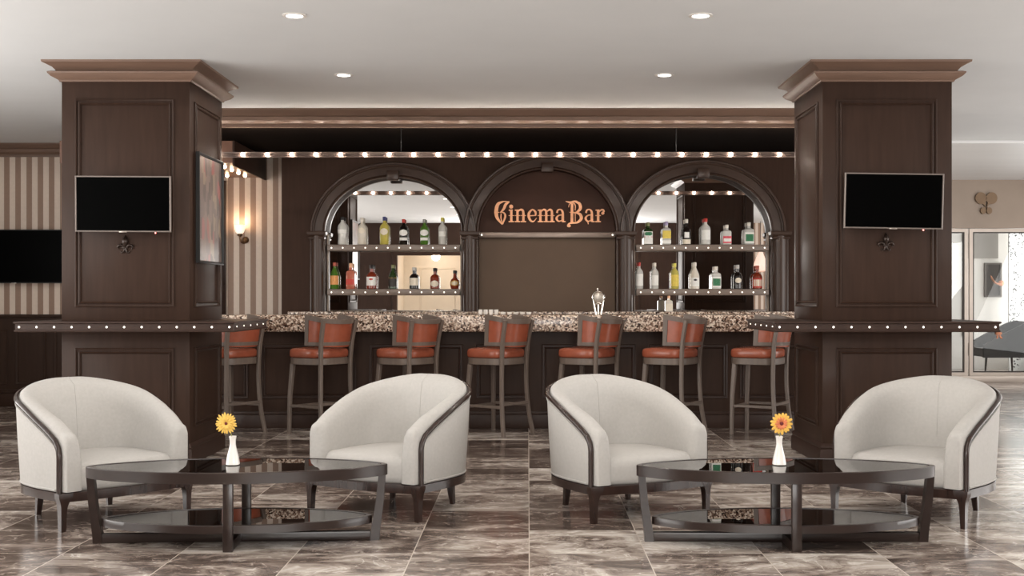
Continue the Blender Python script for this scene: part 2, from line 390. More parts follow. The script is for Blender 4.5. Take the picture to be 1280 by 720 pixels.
for n, (fn, u0, u1) in enumerate(((lambda u, v, h: (-7.06 + h, u, v), .9, 9.1), (lambda u, v, h: (9.06 - h, u, v), .9, 11.1), (lambda u, v, h: (u, -1.56 + h, v), -1.4, 2.4), (lambda u, v, h: (9.06 - h, u, v), 12.5, 16.9), (lambda u, v, h: (9.06 - h, u, v), 18.2, 21.4))):
    z0, z1 = (.28, 2.82) if n == 2 else (.18, 2.85)
    b = MB(); b.frame(u0, u1, z0, z1, [(0, 0), (0, .05), (.05, .05), (.05, 0)], fn)
    k = max(2, round((u1 - u0) / 1.3))
    for i in range(1, k):
        u = u0 + (u1 - u0) * i / k
        b.prism([(u - .02, z0), (u + .02, z0), (u + .02, z1), (u - .02, z1)], fn, 0, .05)
    struct(b.build('added_window_%d' % (n + 1), WHITE, smooth=0))  # unseen windows, added to frame the fill lights

# ------------------------------------------------------------------ back bar wall with three arched bays
YB = 13.3
SB = YB / F
TOPZ = pz(158, 11.22) + .006
ZS = pz(291, YB)                                # springing of the arches
BAYS = [(px(407, YB), px(577, YB), pz(222, YB)), (px(598, YB), px(770, YB), pz(212, YB)), (px(793, YB), px(963, YB), pz(219, YB))]
def arch_pts(x0, x1, zt, off=0.0, n=40):
    cx, a, c = (x0 + x1) / 2, (x1 - x0) / 2 + off, zt - ZS + off
    return [(cx - a * math.cos(math.pi * k / n), ZS + c * math.sin(math.pi * k / n)) for k in range(n + 1)]
b = MB()
def wallquad(xa, xb, za0, zb0):
    v = [b.bm.verts.new(p) for p in ((xa, YB, za0), (xb, YB, zb0), (xb, YB, TOPZ), (xa, YB, TOPZ))]; b.face(v)
WX0, WX1 = px(352, YB), 4.3
xs = [WX0]
for x0, x1, zt in BAYS: xs += [x0, x1]
xs.append(WX1)
for i in range(0, len(xs), 2): wallquad(xs[i], xs[i + 1], 0, 0)
for x0, x1, zt in BAYS:
    P = arch_pts(x0, x1, zt)
    for p, q in zip(P, P[1:]):
        wallquad(p[0], q[0], p[1], q[1])
        b.face([b.bm.verts.new(c) for c in ((p[0], YB, p[1]), (q[0], YB, q[1]), (q[0], YB + .15, q[1]), (p[0], YB + .15, p[1]))])
    for x in (x0, x1): b.face([b.bm.verts.new(c) for c in ((x, YB, 0), (x, YB, ZS), (x, YB + .15, ZS), (x, YB + .15, 0))])
for x in (WX0,):
    b.face([b.bm.verts.new(c) for c in ((x, YB, 0), (x, YB, TOPZ), (x, YB + .5, TOPZ), (x, YB + .5, 0))])
bmesh.ops.remove_doubles(b.bm, verts=b.bm.verts, dist=1e-5)
struct(b.build('wall_bar', BARW, smooth=0))
struct(MB().box(WX0, 4.3, YB + .18, YB + .5, 0, TOPZ).build('wall_bar_core', WOOD, smooth=0))

bb = thing('back_bar', 'dark wood back bar with three arches, pilasters and two mirrored bays behind the counter', 'back bar', (0, YB, 0))
def loc(Y): return lambda u, v, h: (u, Y - YB - h, v)
BAND = .165
for i, (x0, x1, zt) in enumerate(BAYS):
    prof = [(0, 0), (0, .055), (.012, .06), (.02, .045), (.03, .035), (.115, .03), (.122, .045), (.135, .05), (.14, .07), (.158, .07), (BAND, .06), (BAND, 0)]
    ex = .012 if i == 1 else 0
    b = MB(); rings = []
    for k in range(49):
        a = math.pi * k / 48; cx = (x0 + x1) / 2
        ring = []
        for o, h in prof:
            A, C = (x1 - x0) / 2 + o, zt - ZS + o
            ring.append((cx - A * math.cos(a), -h - ex, ZS + C * math.sin(a)))
        rings.append(ring)
    b.loft(rings).build('arch_moulding', ARCHM, bb, 30)
    cx = (x0 + x1) / 2
    MB().box(cx - .065, cx + .065, -.1, .02, zt - .035, zt + .07, .008).build('keystone', ARCHM, bb)
for u0, u1 in ((388, 407), (577, 598), (770, 793), (963, 985)):
    x0, x1 = px(u0, YB), px(u1, YB); c = (x0 + x1) / 2; r = (x1 - x0) / 2 * .8
    b = MB().box(x0, x1, -.03, -.001, 0, ZS - .02, .004)
    b.loft([[(c - r * math.cos(math.pi * k / 16), -.03 - .075 * math.sin(math.pi * k / 16), z) for k in range(17)] for z in (.95, ZS - .02)])
    p = b.build('pilaster', ARCHM, bb, 40)
    b = MB()
    zc = ZS - .025
    b.rect_sweep(x0, x1, -.1, -.0, [(-.005, zc - .05), (.002, zc - .045), (.004, zc - .03), (-.008, zc - .022), (.005, zc - .01), (.016, zc), (.02, zc + .03), (.016, zc + .038)])
    b.build('capital', ARCHM, p, 30)
YM = YB + .13
for i in (0, 2):
    x0, x1, zt = BAYS[i]
    MB().prism([(x0, .9), (x1, .9)] + [(q[0], q[1]) for q in arch_pts(x0, x1, zt)[::-1]], loc(YM), -.01, .0).build('mirror', MIRROR, bb, 0)
    for x, d in ((x0, 1), (x1, -1)): MB().box(x + d * .001, x + d * .016, .09, .128, 1.1, ZS, .003).build('side_strip', mat('pale_edge_strip', srgb(176, 160, 146), .4, noise=.04), bb)
x0, x1, zt = BAYS[1]
MB().prism([(x0, pz(294, YB)), (x1, pz(294, YB))] + [(q[0], q[1]) for q in arch_pts(x0, x1, zt)[::-1]], loc(YB + .12), -.02, 0).build('sign_panel', mat('sign_panel_wood', srgb(70, 46, 36), .5, noise=.1, scale=4, spec=.15), bb, 0)
MB().box(x0 + .002, x1 - .002, .13, .16, .95, pz(296, YB)).build('lower_panel', mat('lower_panel_paint', srgb(100, 80, 64), .45, noise=.05, scale=3, spec=.2), bb, 0)
s = MB().box(x0 + .002, x1 - .002, .03, .16, pz(297, YB), pz(290, YB), .006).build('cross_rail', XRAIL, bb)
for u in (602, 766):
    MB().sphere((0, 0, 0), .01, 10, 6).build('stud', LED, s, loc=(px(u, YB), .028, pz(293.5, YB)))

# sign lettering
sg = thing('bar_sign', 'ornate copper lettering reading Cinema Bar under the middle arch', 'sign', (px(687, YB), YB + .12, pz(277, YB)))
def S3(pts, ws, n=6, wscale=.86):
    P = [Vector((p[0], p[1], wd)) for p, wd in zip(pts, ws)]
    Q = spline(P, n) if len(P) > 2 else P
    L, Rr = [], []
    for i, q in enumerate(Q):
        d = (Q[min(i + 1, len(Q) - 1)] - Q[max(i - 1, 0)]); d = Vector((d.x, d.y)).normalized(); nn = Vector((-d.y, d.x)) * q.z * wscale / 2
        L.append((q.x + nn.x, q.y + nn.y)); Rr.append((q.x - nn.x, q.y - nn.y))
    return L + Rr[::-1]
def disc(x, y, r): return [(x + r * math.cos(k * math.pi / 8), y + r * math.sin(k * math.pi / 8)) for k in range(16)]
def stem(x, t=261.3, bt=276.3, wd=3.5, spur=True):
    g = [S3([(x, t), (x, bt)], [wd, wd]), S3([(x - 3.3, t + .5), (x + wd / 2, t + .5)], [1.6, 1.6]), S3([(x - 3.4, bt), (x + 3.4, bt)], [1.7, 1.7])]
    if spur: g.append(S3([(x - 3.4, 268.6), (x + 3.4, 268.6)], [.9, .9]))
    return g
def gl_a(d): return [S3([(696.5 + d, 265.3), (697.5 + d, 262), (701 + d, 261), (703.6 + d, 264), (703.8 + d, 270), (703.8 + d, 276.5)], [3, 2.2, 1.8, 3, 3.6, 3.6]),
    S3([(703 + d, 267.8), (698.5 + d, 268.6), (696 + d, 272.2), (698.5 + d, 275.8), (703 + d, 274.6)], [1.2, 1.8, 3.2, 1.9, 1.1]), S3([(703.5 + d, 276.3), (707.5 + d, 276.3)], [1.8, 1.2])]
GLY = {
 'C': [S3([(629, 251), (622.5, 254), (620, 262), (621, 271), (627.6, 280)], [1.4, 4.2, 5.4, 4.6, 1.2]), S3([(636.6, 251.3), (632, 254.5), (629.5, 260), (625, 265)], [1.2, 3.8, 3.4, 1.2]),
       S3([(623, 252.6), (628, 251), (636.5, 251.2)], [1.3, 1.5, 1.2]), S3([(626.5, 264.2), (630, 265.6), (631.3, 270), (628, 279.5)], [1.2, 2.2, 3.0, 1.2]), S3([(626.2, 266), (626, 272), (628, 279)], [1.4, 1.8, 1.2]), S3([(617.6, 264.6), (624, 264.6)], [.9, .9])],
 'i': stem(639) + [disc(638.8, 257.4, 2.5)],
 'n': stem(646.8) + stem(654.2, 265) [:1] + stem(654.2)[2:] + [S3([(647, 264), (650.5, 261.2), (653.6, 262.5), (654.2, 267)], [1.2, 2.4, 3.2, 3.5])],
 'e': [S3([(661, 269), (669.6, 268.4)], [1.3, 1.3]), S3([(669.6, 268.8), (669.4, 264.3), (665.6, 261.2), (661.6, 265), (661, 270), (663.4, 275), (667, 276), (670.8, 271.8)], [2, 3, 1.8, 3.4, 3.8, 3, 1.8, 1])],
 'm': stem(675.6) + stem(683, 265)[:1] + stem(683)[2:] + stem(690.2, 265)[:1] + stem(690.2)[2:] + [S3([(676, 264), (679.5, 261.2), (682.5, 262.5), (683, 267)], [1.2, 2.4, 3, 3.4]), S3([(683.5, 264), (687, 261.2), (689.8, 262.5), (690.2, 267)], [1.2, 2.4, 3, 3.4])],
 'a': gl_a(0),
 'B': [S3([(715.5, 253.5), (715.3, 277.5)], [3.6, 4]), S3([(707.4, 250.6), (713, 252), (718, 250.8), (722, 251.4)], [.8, 2.4, 2.4, 3]), S3([(720, 251), (725, 254), (725.8, 260), (721, 264.6), (717, 265)], [2.4, 3.8, 4.2, 2.4, 1]),
       S3([(719, 264.6), (725.4, 267), (727, 272.5), (722.5, 277), (716, 278), (711.5, 279), (710, 281.8), (712.5, 283)], [1.2, 3.6, 4.4, 3, 2.2, 2, 1.8, 1]), disc(712.2, 281.6, 1.7), S3([(711.2, 258), (712.5, 254), (717, 252.6), (719.6, 256), (719.4, 262)], [1, 1, 1.2, 1.3, 1.1]), S3([(712.3, 264.5), (720, 264.5)], [.9, .9]), S3([(719.5, 266), (719.6, 276)], [1, 1])],
 'a2': gl_a(36.6) + [S3([(735.4, 276), (736, 279.6)], [2.2, .6])],
 'r': stem(748.4) + [S3([(749, 265), (751.5, 262), (754.5, 261.4), (756.2, 264)], [1.2, 2, 2.2, 2]), disc(754.3, 265.6, 1.9)],
}
gy = YB + .12
for key in ('C', 'i', 'n', 'e', 'm', 'a', 'B', 'a2', 'r'):
    b = MB()
    for k, poly in enumerate(GLY[key]):
        P = [((u - 687) * SB, (277 - v) * SB) for u, v in poly]
        b.prism(P, lambda u, v, h: (u, -h, v), .0, .026 + .0006 * k)
    o = b.build('letter', SIGNM, sg, 0)

# shelves
def shelf(i, v, label):
    x0, x1, zt = BAYS[i]
    t = thing('bar_shelf', label, 'shelf', ((x0 + x1) / 2, YB + .03, pz(v + .3, YB) - .07), 0, 'bottle shelves in the mirrored bays')
    hw = (x1 - x0) / 2 - .018
    MB().box(-hw, hw, -.05, .098, 0, .07, .006).build('shelf_board', SHELFM, t)
    for k in range(12):
        MB().sphere((0, 0, 0), .0085, 8, 6).build('stud', LED, t, loc=(-hw + .05 + k * (2 * hw - .1) / 11, -.051, .034))
    return t
shelf(0, 305.5, 'studded upper shelf in the left arched mirror bay'); shelf(0, 361, 'studded lower shelf in the left arched mirror bay')
shelf(2, 305.5, 'studded upper shelf in the right arched mirror bay'); shelf(2, 361, 'studded lower shelf in the right arched mirror bay')

# granite back counter behind the bar
t = thing('back_counter', 'low granite topped back counter running below the arched mirrors', 'counter', (0, 12.98, 0))
MB().box(-2.6, 3.9, .04, .2, 0, 1.06).build('cabinet_body', WOOD, t)
MB().box(-2.6, 3.9, 0, .2, 1.06, 1.098, .006).build('granite_top', GRANITE, t)

# ------------------------------------------------------------------ bar counter
YF = 11.5
bar = thing('bar_counter', 'long dark panelled bar counter with a thick speckled granite top', 'bar', (0, YF, 0))
BX0, BX1 = -3.25, 3.3
MB().box(BX0, BX1, 0, .12, 0, .95).build('front_body', WOOD, bar)
b = MB().box(BX0, BX1, -.025, 0, 0, .13, .006); b.box(BX0, BX1, -.016, 0, .13, .16, .006); b.build('base_skirt', WOOD2, bar)
for u0, u1 in ((327 - 117, 327 - 17), (327, 445), (461, 579), (595, 661), (677, 795), (811, 909), (925, 1040)):
    b = MB(); b.frame(px(u0, YF), px(u1, YF), pz(498, YF), pz(430, YF), MOULD, lambda u, v, h: (u, -h, v)); b.build('panel_frame', WOOD2, bar, 30)
MB().box(BX0 - .02, BX1 + .02, -.22, .33, pz(415, 11.28), pz(393.8, 11.28), .02, 3).build('granite_top', GRANITE, bar)

# row of cups and the beer tap on the counter
CT = pz(393.8, 11.28)
def cup(u, Y, hgt, r, label):
    t = thing('cup', label, 'cup', (px(u, Y), Y, CT + .0005), 0, 'white cups lined up on the bar counter')
    MB().lathe([(r * .7, 0), (r * .8, .003), (r * .95, hgt * .45), (r, hgt), (r * .9, hgt), (r * .8, hgt * .5), (r * .4, .006)], n=16).build('bowl', CERAM, t, 50)
    return t
for k, nm in enumerate(('leftmost of the four taller cups', 'second of the four taller cups', 'third of the four taller cups', 'rightmost of the four taller cups')):
    cup(600.5 + k * 6.6, 11.6, .048, .022, 'white cup on the bar counter, ' + nm)
for k, nm in enumerate(('leftmost', 'second', 'middle', 'fourth', 'rightmost')):
    cup(629 + k * 8, 11.6, .024, .026, 'low white cup on the bar counter, %s in the row of five low ones' % nm)
YT = 11.6
tp = thing('beer_tap', 'chrome beer tap with a round badge standing on the bar counter', 'beer tap', (px(748, YT), YT, CT + .0005))
sy = YT / F
b = MB()
for d in (-1, 1):
    b.tube([(d * 3.0 * sy, 0, 0), (d * 5.0 * sy, 0, 10 * sy), (d * 6.6 * sy, 0, 18 * sy)], [(.012, .016), (.012, .016), (.009, .012)], 10)
b.tube([(0, .01, 0), (0, .01, 14 * sy)], .006, 8)
b.tube([(-5.4 * sy, 0, 12 * sy), (0, 0, 14.2 * sy), (5.4 * sy, 0, 12 * sy)], .01, 8)
b.build('stand', CHROME, tp)
b = MB(); b.tube([(7.2 * sy * math.cos(a), 0, 21.5 * sy + 7.2 * sy * math.sin(a)) for a in [k * math.pi / 14 for k in range(28)]], .009, 8, closed=True, up=Vector((0, 1, 0))); b.build('badge_ring', CHROME, tp)
b = MB(); b.sphere((0, 0, 21.5 * sy), 6.2 * sy, 18, 12, (1, .35, 1)); b.build('badge', mat('badge_silver', srgb(190, 182, 172), .35, metal=.5, noise=.15, scale=50), tp)
b = MB(); b.tube([(-.006, 0, 28.5 * sy), (-.008, 0, 31 * sy)], .005, 8); b.sphere((-.008, 0, 32 * sy), .009, 10, 8); b.build('handle_knob', CERAM, tp)

# ------------------------------------------------------------------ bottles
def bmat(name, tint, body=None, fac=0): return glassmat('bottle_glass_' + name, tint, 1.0, body, fac, 1.5, .02)
CLEAR = bmat('clear', (.95, .95, .92, 1), srgb(246, 243, 236), .6)
FROST = bmat('frosted', (.9, .88, .84, 1), srgb(246, 236, 220), .8)
GREENG = bmat('green', (.28, .5, .12, 1), srgb(96, 140, 54), .65)
DKGREEN = bmat('dark_green', (.1, .18, .06, 1), srgb(46, 68, 32), .75)
YELLG = bmat('yellow', (.9, .82, .35, 1), srgb(232, 216, 110), .65)
AMBER = bmat('amber', (.45, .12, .05, 1), srgb(146, 60, 38), .75)
DARKG = bmat('dark', (.12, .09, .07, 1), srgb(34, 26, 22), .8)
REDG = bmat('red', (.7, .1, .1, 1), srgb(176, 44, 44), .7)
PINKG = bmat('pink', (.9, .5, .42, 1), srgb(224, 132, 108), .6)
CREAM = mat('label_cream', srgb(236, 224, 204), .6, noise=.05, scale=40)
LWHITE = mat('label_white', srgb(240, 238, 232), .55, noise=.04, scale=40)
LORANGE = mat('label_orange', srgb(226, 158, 92), .55, noise=.12, scale=60)
LRED = mat('label_red', srgb(200, 62, 50), .55, noise=.1, scale=60)
LGREEN = mat('label_green', srgb(44, 116, 76), .55, noise=.1, scale=60)
LYELL = mat('label_yellow', srgb(232, 206, 88), .55, noise=.08, scale=60)
LPINK = mat('label_pink', srgb(216, 84, 96), .55, noise=.1, scale=60)
LDARK = mat('label_dark', srgb(50, 44, 40), .5, noise=.2, scale=60)
CAPS = {k: mat('cap_' + k, c, .4, noise=.08, scale=30) for k, c in dict(black=srgb(30, 26, 24), white=srgb(236, 228, 216), blue=srgb(62, 66, 120), red=srgb(196, 56, 48), grey=srgb(150, 150, 144), yellow=srgb(222, 210, 90), rust=srgb(178, 84, 66), peach=srgb(236, 180, 140), olive=srgb(130, 130, 86), silver=srgb(200, 196, 190), purple=srgb(172, 160, 196), gold=srgb(206, 170, 90)).items()}
def bottle(u, base, top, wpx, style, glass, cap, labels, label, Y=YB + .065, liquid=None):
    s = Y / F; hgt = (base - top) * s; r = wpx * s / 2
    t = thing('liquor_bottle', label, 'bottle', (px(u, Y), Y, pz(base, Y) if base < 380 else 1.0985), 0, 'bottles on the back bar')
    rn = r * .32; sq = 0
    if style == 'tall':    P = [(.9, 0), (1, .02), (1, .60), (.9, .67), (.5, .75), (rn / r, .79), (rn / r, .88)]
    elif style == 'square': sq = 5; P = [(.9, 0), (.96, .015), (.96, .62), (.86, .68), (.42, .73), (rn / r, .75), (rn / r, .85)]
    elif style == 'wine':  P = [(.9, 0), (1, .02), (1, .48), (.86, .58), (.52, .72), (rn / r, .80), (rn / r, .88)]
    elif style == 'squat': P = [(.88, 0), (1, .025), (1, .50), (.93, .58), (.6, .66), (rn / r, .70), (rn / r, .86)]
    elif style == 'flask': P = [(.7, 0), (.85, .02), (1, .22), (1, .36), (.82, .5), (.45, .58), (rn / r * 1.1, .64), (rn / r, .86)]
    else:                  P = [(.86, 0), (.92, .02), (.86, .3), (.95, .42), (1, .62), (.85, .7), (.5, .77), (rn / r, .82), (rn / r, .9)]
    prof = [(a * r, z * hgt) for a, z in P]
    MB().lathe(prof + [(rn * .5, prof[-1][1])], n=20, sq=sq).build('glass_body', glass, t, 40)
    if liquid: MB().lathe([(a * r * .93, .003 + min(z, .42) * hgt) for a, z in P if z <= .5] , n=20, sq=sq).build('liquid', liquid, t, 40)
    zc = P[-1][1] * hgt
    MB().lathe([(rn * 1.18, zc - .02 * hgt), (rn * 1.22, hgt * .985), (rn * 1.05, hgt)], n=14).build('cap', cap, t, 40)
    for (z0, z1, wf, lm, rnd) in labels:      # a wrapped label on the front
        b = MB(); n = 10
        def rad(z):
            for (a0, q0), (a1, q1) in zip(P, P[1:]):
                if q0 <= z <= q1: return (a0 + (a1 - a0) * (z - q0) / max(1e-6, q1 - q0)) * r
            return r
        rows = []
        m = 8 if rnd else 3
        for k in range(m + 1):
            z = z0 + (z1 - z0) * k / m
            ww = wf * (math.sqrt(max(0.02, 1 - (2 * k / m - 1) ** 2)) if rnd else 1)
            row = []
            for q in range(n + 1):
                a = (-.5 + q / n) * math.pi * .82 * ww
                c, d = math.sin(a), -math.cos(a)
                if sq:
                    e = 2.0 / (2.0 + sq); c = math.copysign(abs(c) ** e, c); d = math.copysign(abs(d) ** e, d)
                rr = rad(z) + .0012
                row.append((rr * c, rr * d, z * hgt))
            rows.append(row)
        for a_, b_ in zip(rows, rows[1:]):
            va = [b.bm.verts.new(p) for p in a_]; vb = [b.bm.verts.new(p) for p in b_]
            for q in range(n): b.face((va[q], va[q + 1], vb[q + 1], vb[q]))
        b.build('paper_label', lm, t, 60)
    return t
BL = [
 (428, 305.5, 271, 12, 'decanter', CLEAR, 'black', [(.40, .54, .9, LWHITE, 0)], 'clear cut-glass bottle with a white band and black stopper'),
 (452.5, 305.5, 272, 11, 'tall', FROST, 'white', [(.40, .62, .6, CREAM, 1)], 'frosted pale bottle with a round cream emblem'),
 (480.5, 305.5, 271, 11.5, 'tall', YELLG, 'blue', [(.34, .58, .7, CREAM, 1)], 'yellow bottle with a blue cap and pale shield label'),
 (504.5, 305.5, 274, 10.5, 'tall', DARKG, 'red', [(.34, .58, .9, LWHITE, 1), (.16, .27, .8, LWHITE, 0)], 'dark bottle with a red cap and a round white label over a small one'),
 (530.5, 305.5, 274, 10.5, 'tall', GREENG, 'grey', [(.34, .58, .9, LWHITE, 1), (.16, .27, .8, LWHITE, 0)], 'bright green bottle with a round white label on the upper shelf'),
 (553, 305.5, 272, 10, 'tall', CLEAR, 'yellow', [(.30, .48, .75, LWHITE, 0)], 'clear bottle of red drink with a tall yellow neck cap'),
 (418, 361, 328, 11, 'wine', GREENG, 'rust', [(.16, .5, .95, LORANGE, 0)], 'green bottle with a big orange label at the left end of the lower shelf'),
 (438.5, 361, 329, 11.5, 'square', PINKG, 'peach', [(.1, .5, .9, PINKG, 0), (.17, .38, .6, LRED, 0)], 'peach pink bottle with a red label'),
 (464.5, 361, 331, 13, 'squat', AMBER, 'black', [(.14, .5, .8, LWHITE, 0), (.36, .44, .3, LRED, 1)], 'wide dark red bottle with a white label marked by a red diamond'),
 (491, 361, 331, 10.5, 'wine', DKGREEN, 'olive', [(.1, .48, .9, LDARK, 0), (.42, .48, .9, CAPS['gold'], 0)], 'dark green bottle with a black and gold label and olive cap'),
 (517.5, 361, 334, 11.5, 'squat', DARKG, 'silver', [(.16, .5, .9, CREAM, 0)], 'nearly black bottle with a cream label and silver cap'),
 (543.5, 361, 335, 11.5, 'squat', AMBER, 'black', [(.1, .4, .75, CREAM, 1)], 'reddish brown bottle with a round cream label and black neck'),
 (568.5, 361, 338, 11.5, 'flask', AMBER, 'black', [(.16, .46, .8, CAPS['gold'], 1), (.2, .42, .55, CREAM, 1)], 'round reddish flask bottle with a gold rimmed label'),
 (810, 305.5, 278, 11.5, 'square', DKGREEN, 'olive', [(.02, .58, .9, LWHITE, 0), (.3, .36, .92, LRED, 0), (.40, .56, .5, LGREEN, 1)], 'square dark green bottle with a white label crossed by a red band'),
 (833, 305.5, 277, 11, 'square', CLEAR, 'purple', [(.26, .6, .9, LYELL, 0), (.04, .18, .9, LWHITE, 0)], 'clear square bottle with a yellow label and lilac cap'),
 (858, 305.5, 274, 10.5, 'squat', DARKG, 'white', [(.02, .2, .95, CREAM, 0), (.26, .48, .45, LWHITE, 0)], 'dark brown bottle with a tall white cap and pale base label'),
 (882, 305.5, 273, 12, 'tall', CLEAR, 'red', [(.18, .55, .85, LWHITE, 0)], 'clear white labelled bottle with a red cap on the upper shelf'),
 (908.5, 305.5, 281, 11, 'square', CLEAR, 'white', [(.06, .42, .9, LPINK, 0), (.14, .3, .5, LWHITE, 0)], 'short clear bottle with a pink label'),
 (936, 305.5, 278, 12.5, 'square', CLEAR, 'white', [(.06, .54, .9, LWHITE, 0), (.14, .46, .4, LGREEN, 0)], 'clear square bottle with a green panel at the right end of the upper shelf'),
 (799, 361, 328, 10, 'tall', CLEAR, 'red', [(.12, .56, .9, LWHITE, 0)], 'slim clear bottle with a red cap at the left end of the lower shelf'),
 (818.5, 361, 328.5, 9.5, 'tall', CLEAR, 'white', [(.14, .52, .8, LWHITE, 0)], 'slim clear bottle with white label and white cap'),
 (843.5, 361, 329, 10, 'tall', YELLG, 'yellow', [(.1, .55, .9, LYELL, 0)], 'bright yellow bottle with a yellow cap on the lower shelf'),
 (868.5, 361, 328, 11.5, 'wine', FROST, 'white', [(.1, .42, .8, LWHITE, 0), (.3, .38, .3, LDARK, 1)], 'pale sloping bottle with a dark dot on its white label'),
 (895, 361, 333, 12, 'square', CLEAR, 'white', [(.06, .54, .9, LWHITE, 0), (.14, .46, .4, LGREEN, 0)], 'clear square bottle with a green panel on the lower shelf'),
 (922, 361, 331, 11, 'squat', DARKG, 'silver', [(.24, .46, .6, CREAM, 1)], 'dark bottle with a small pale label beside the red labelled flask'),
 (946.5, 361, 332, 12.5, 'squat', AMBER, 'rust', [(.06, .46, .95, LRED, 0), (.12, .4, .75, CREAM, 0)], 'brown flask bottle with a red bordered cream label at the right end'),
 (836, 388, 368.5, 9.5, 'square', FROST, 'peach', [(.06, .5, .8, CREAM, 0)], 'small pale bottle standing on the granite back counter'),
]
for i, q in enumerate(BL):
    Y = YB + .065 if q[1] < 380 else 13.05
    bottle(q[0], q[1] + .2, q[2], q[3], q[4], q[5], CAPS[q[6]], q[7], q[8], Y, REDG if i == 5 else None)

# ------------------------------------------------------------------ rail of bulbs hung in front of the arches
YR = 11.35
rl = thing('light_rail', 'long metal rail of small glowing bulbs hung across the bar', 'light rail', (0, YR, pz(193.5, YR)))
b = MB().box(-3.4, 3.6, -.012, .012, -.026, -.018, .002); b.box(-3.4, 3.6, -.012, .012, .018, .026, .002); b.box(-3.4, 3.6, -.003, .003, -.02, .02)
b.build('channel', RAILM, rl)
for d in (-1, 1):
    MB().tube([(-3.4 + k * .1, -.012, d * .009 * math.sin(k * .1 * 2 * math.pi / .46)) for k in range(71)], .0035, 6).build('wire', RAILM, rl)
for x in (-3.2, -1.2, 1.4, 3.4):
    MB().tube([(x, 0, .02), (x, 0, pz(158, 11.22) + .01 - pz(193.5, YR))], .004, 6).build('hanger_rod', BLACKP, rl)
for k in range(31):
    x = px(304, YR) + (k - 2) * .2305
    if -3.3 < x < 3.5:
        o = MB().sphere((0, 0, 0), .016, 12, 8).sphere((0, .05, 0), .016, 12, 8).build('bulb', BULB, rl, 60, (x, -.025, 0))

# ------------------------------------------------------------------ columns with drink ledges
def column(x0, x1, inner, label, lx0, lx1):
    cx = (x0 + x1) / 2; Y0, Y1 = 9.0, 9.95
    t = thing('column', label, 'column', (cx, (Y0 + Y1) / 2, 0)); cy = (Y0 + Y1) / 2
    a, c = x0 - cx, x1 - cx; d0, d1 = Y0 - cy, Y1 - cy
    lz0, lz1 = .998, 1.075
    MB().box(a, c, d0, d1, .0, lz0, .004).build('pedestal', WOOD, t)
    MB().box(a, c, d0, d1, lz1, 2.875, .004).build('shaft', WOOD, t)
    MB().rect_sweep(a, c, d0, d1, [(.022, 0), (.022, .1), (.016, .112), (.012, .115), (.018, .125), (.016, .138), (.006, .15), (0.001, .155)]).build('plinth', WOOD2, t, 30)
    zb = 2.868
    MB().rect_sweep(a, c, d0, d1, [(.002, zb), (.012, zb), (.018, zb + .012), (.06, zb + .035), (.078, zb + .055), (.08, zb + .066), (.06, zb + .073), (.032, zb + .077), (.036, zb + .086), (.052, zb + .104), (.085, zb + .122), (.11, zb + .132), (.112, CZ - .001)]).build('cornice', CROWN, t, 30)
    f = lambda u, v, h: (u, d0 - h, v)
    for z0, z1 in ((1.178, 2.738), (.27, .872)):
        b = MB(); b.frame(a + .103, c - .114, z0, z1, MOULD, f); b.build('panel_frame', WOOD, t, 30)
        fs = (lambda u, v, h: (c + h, u, v)) if inner > 0 else (lambda u, v, h: (a - h, u, v))
        b = MB(); b.frame(a + .11, c - .11, z0, z1, MOULD, lambda u, v, h: (u, d1 + h, v)); b.build('panel_frame', WOOD, t, 30)
        b = MB(); b.frame(d0 + .12, d1 - .1, z0, z1, MOULD, fs); b.build('panel_frame', WOOD, t, 30)
    L0, L1, l0, l1 = lx0 - cx, lx1 - cx, 8.75 - cy, 9.9 - cy
    g = MB().rect_sweep(L0, L1, l0, l1, [(-.03, lz0), (-.008, lz0), (-.004, lz0 + .006), (-.004, lz0 + .012), (-.012, lz0 + .016), (-.012, lz1 - .018), (0, lz1 - .012), (0, lz1 - .004), (-.006, lz1)]).build('drink_ledge', WOOD2, t, 30)
    n = 13
    for k in range(n):
        MB().sphere((0, 0, 0), .008, 8, 6).build('stud', LED, g, loc=(L0 + .04 + k * (L1 - L0 - .08) / (n - 1), l0 + .012, (lz0 + lz1) / 2 - .002))
    xe = (L1 - .012) if inner > 0 else (L0 + .012)
    for k in range(5):
        MB().sphere((0, 0, 0), .006, 8, 6).build('stud', LED, g, loc=(xe, l0 + .12 + k * .22, (lz0 + lz1) / 2))
    return t, cx, cy
CLx0, CLx1 = px(77, 9), px(237, 9)
CRx0, CRx1 = px(1028, 9), px(1190, 9)
cl, clx, cy_ = column(CLx0, CLx1, 1, 'left square dark wood column with a studded drink ledge and poster on its side', px(16, 8.75), px(293, 8.75))
cr, crx, _ = column(CRx0, CRx1, -1, 'right square dark wood column with a studded drink ledge, near the glass doors', px(968, 8.75), px(1252, 8.75))
# copper hook below the right end of the right ledge
b = MB()
for d in (-1, 1): b.tube(spline([(d * .008, 0, .02), (d * .01, -.006, .002), (d * .014, -.014, -.012), (d * .016, -.022, -.008)], 5), .006, 8)
b.box(-.022, .022, -.012, .012, .014, .032, .004)
b.build('bag_hook', COPPER, cr, loc=(px(1248, 8.8) - crx, 8.8 - cy_, .965))

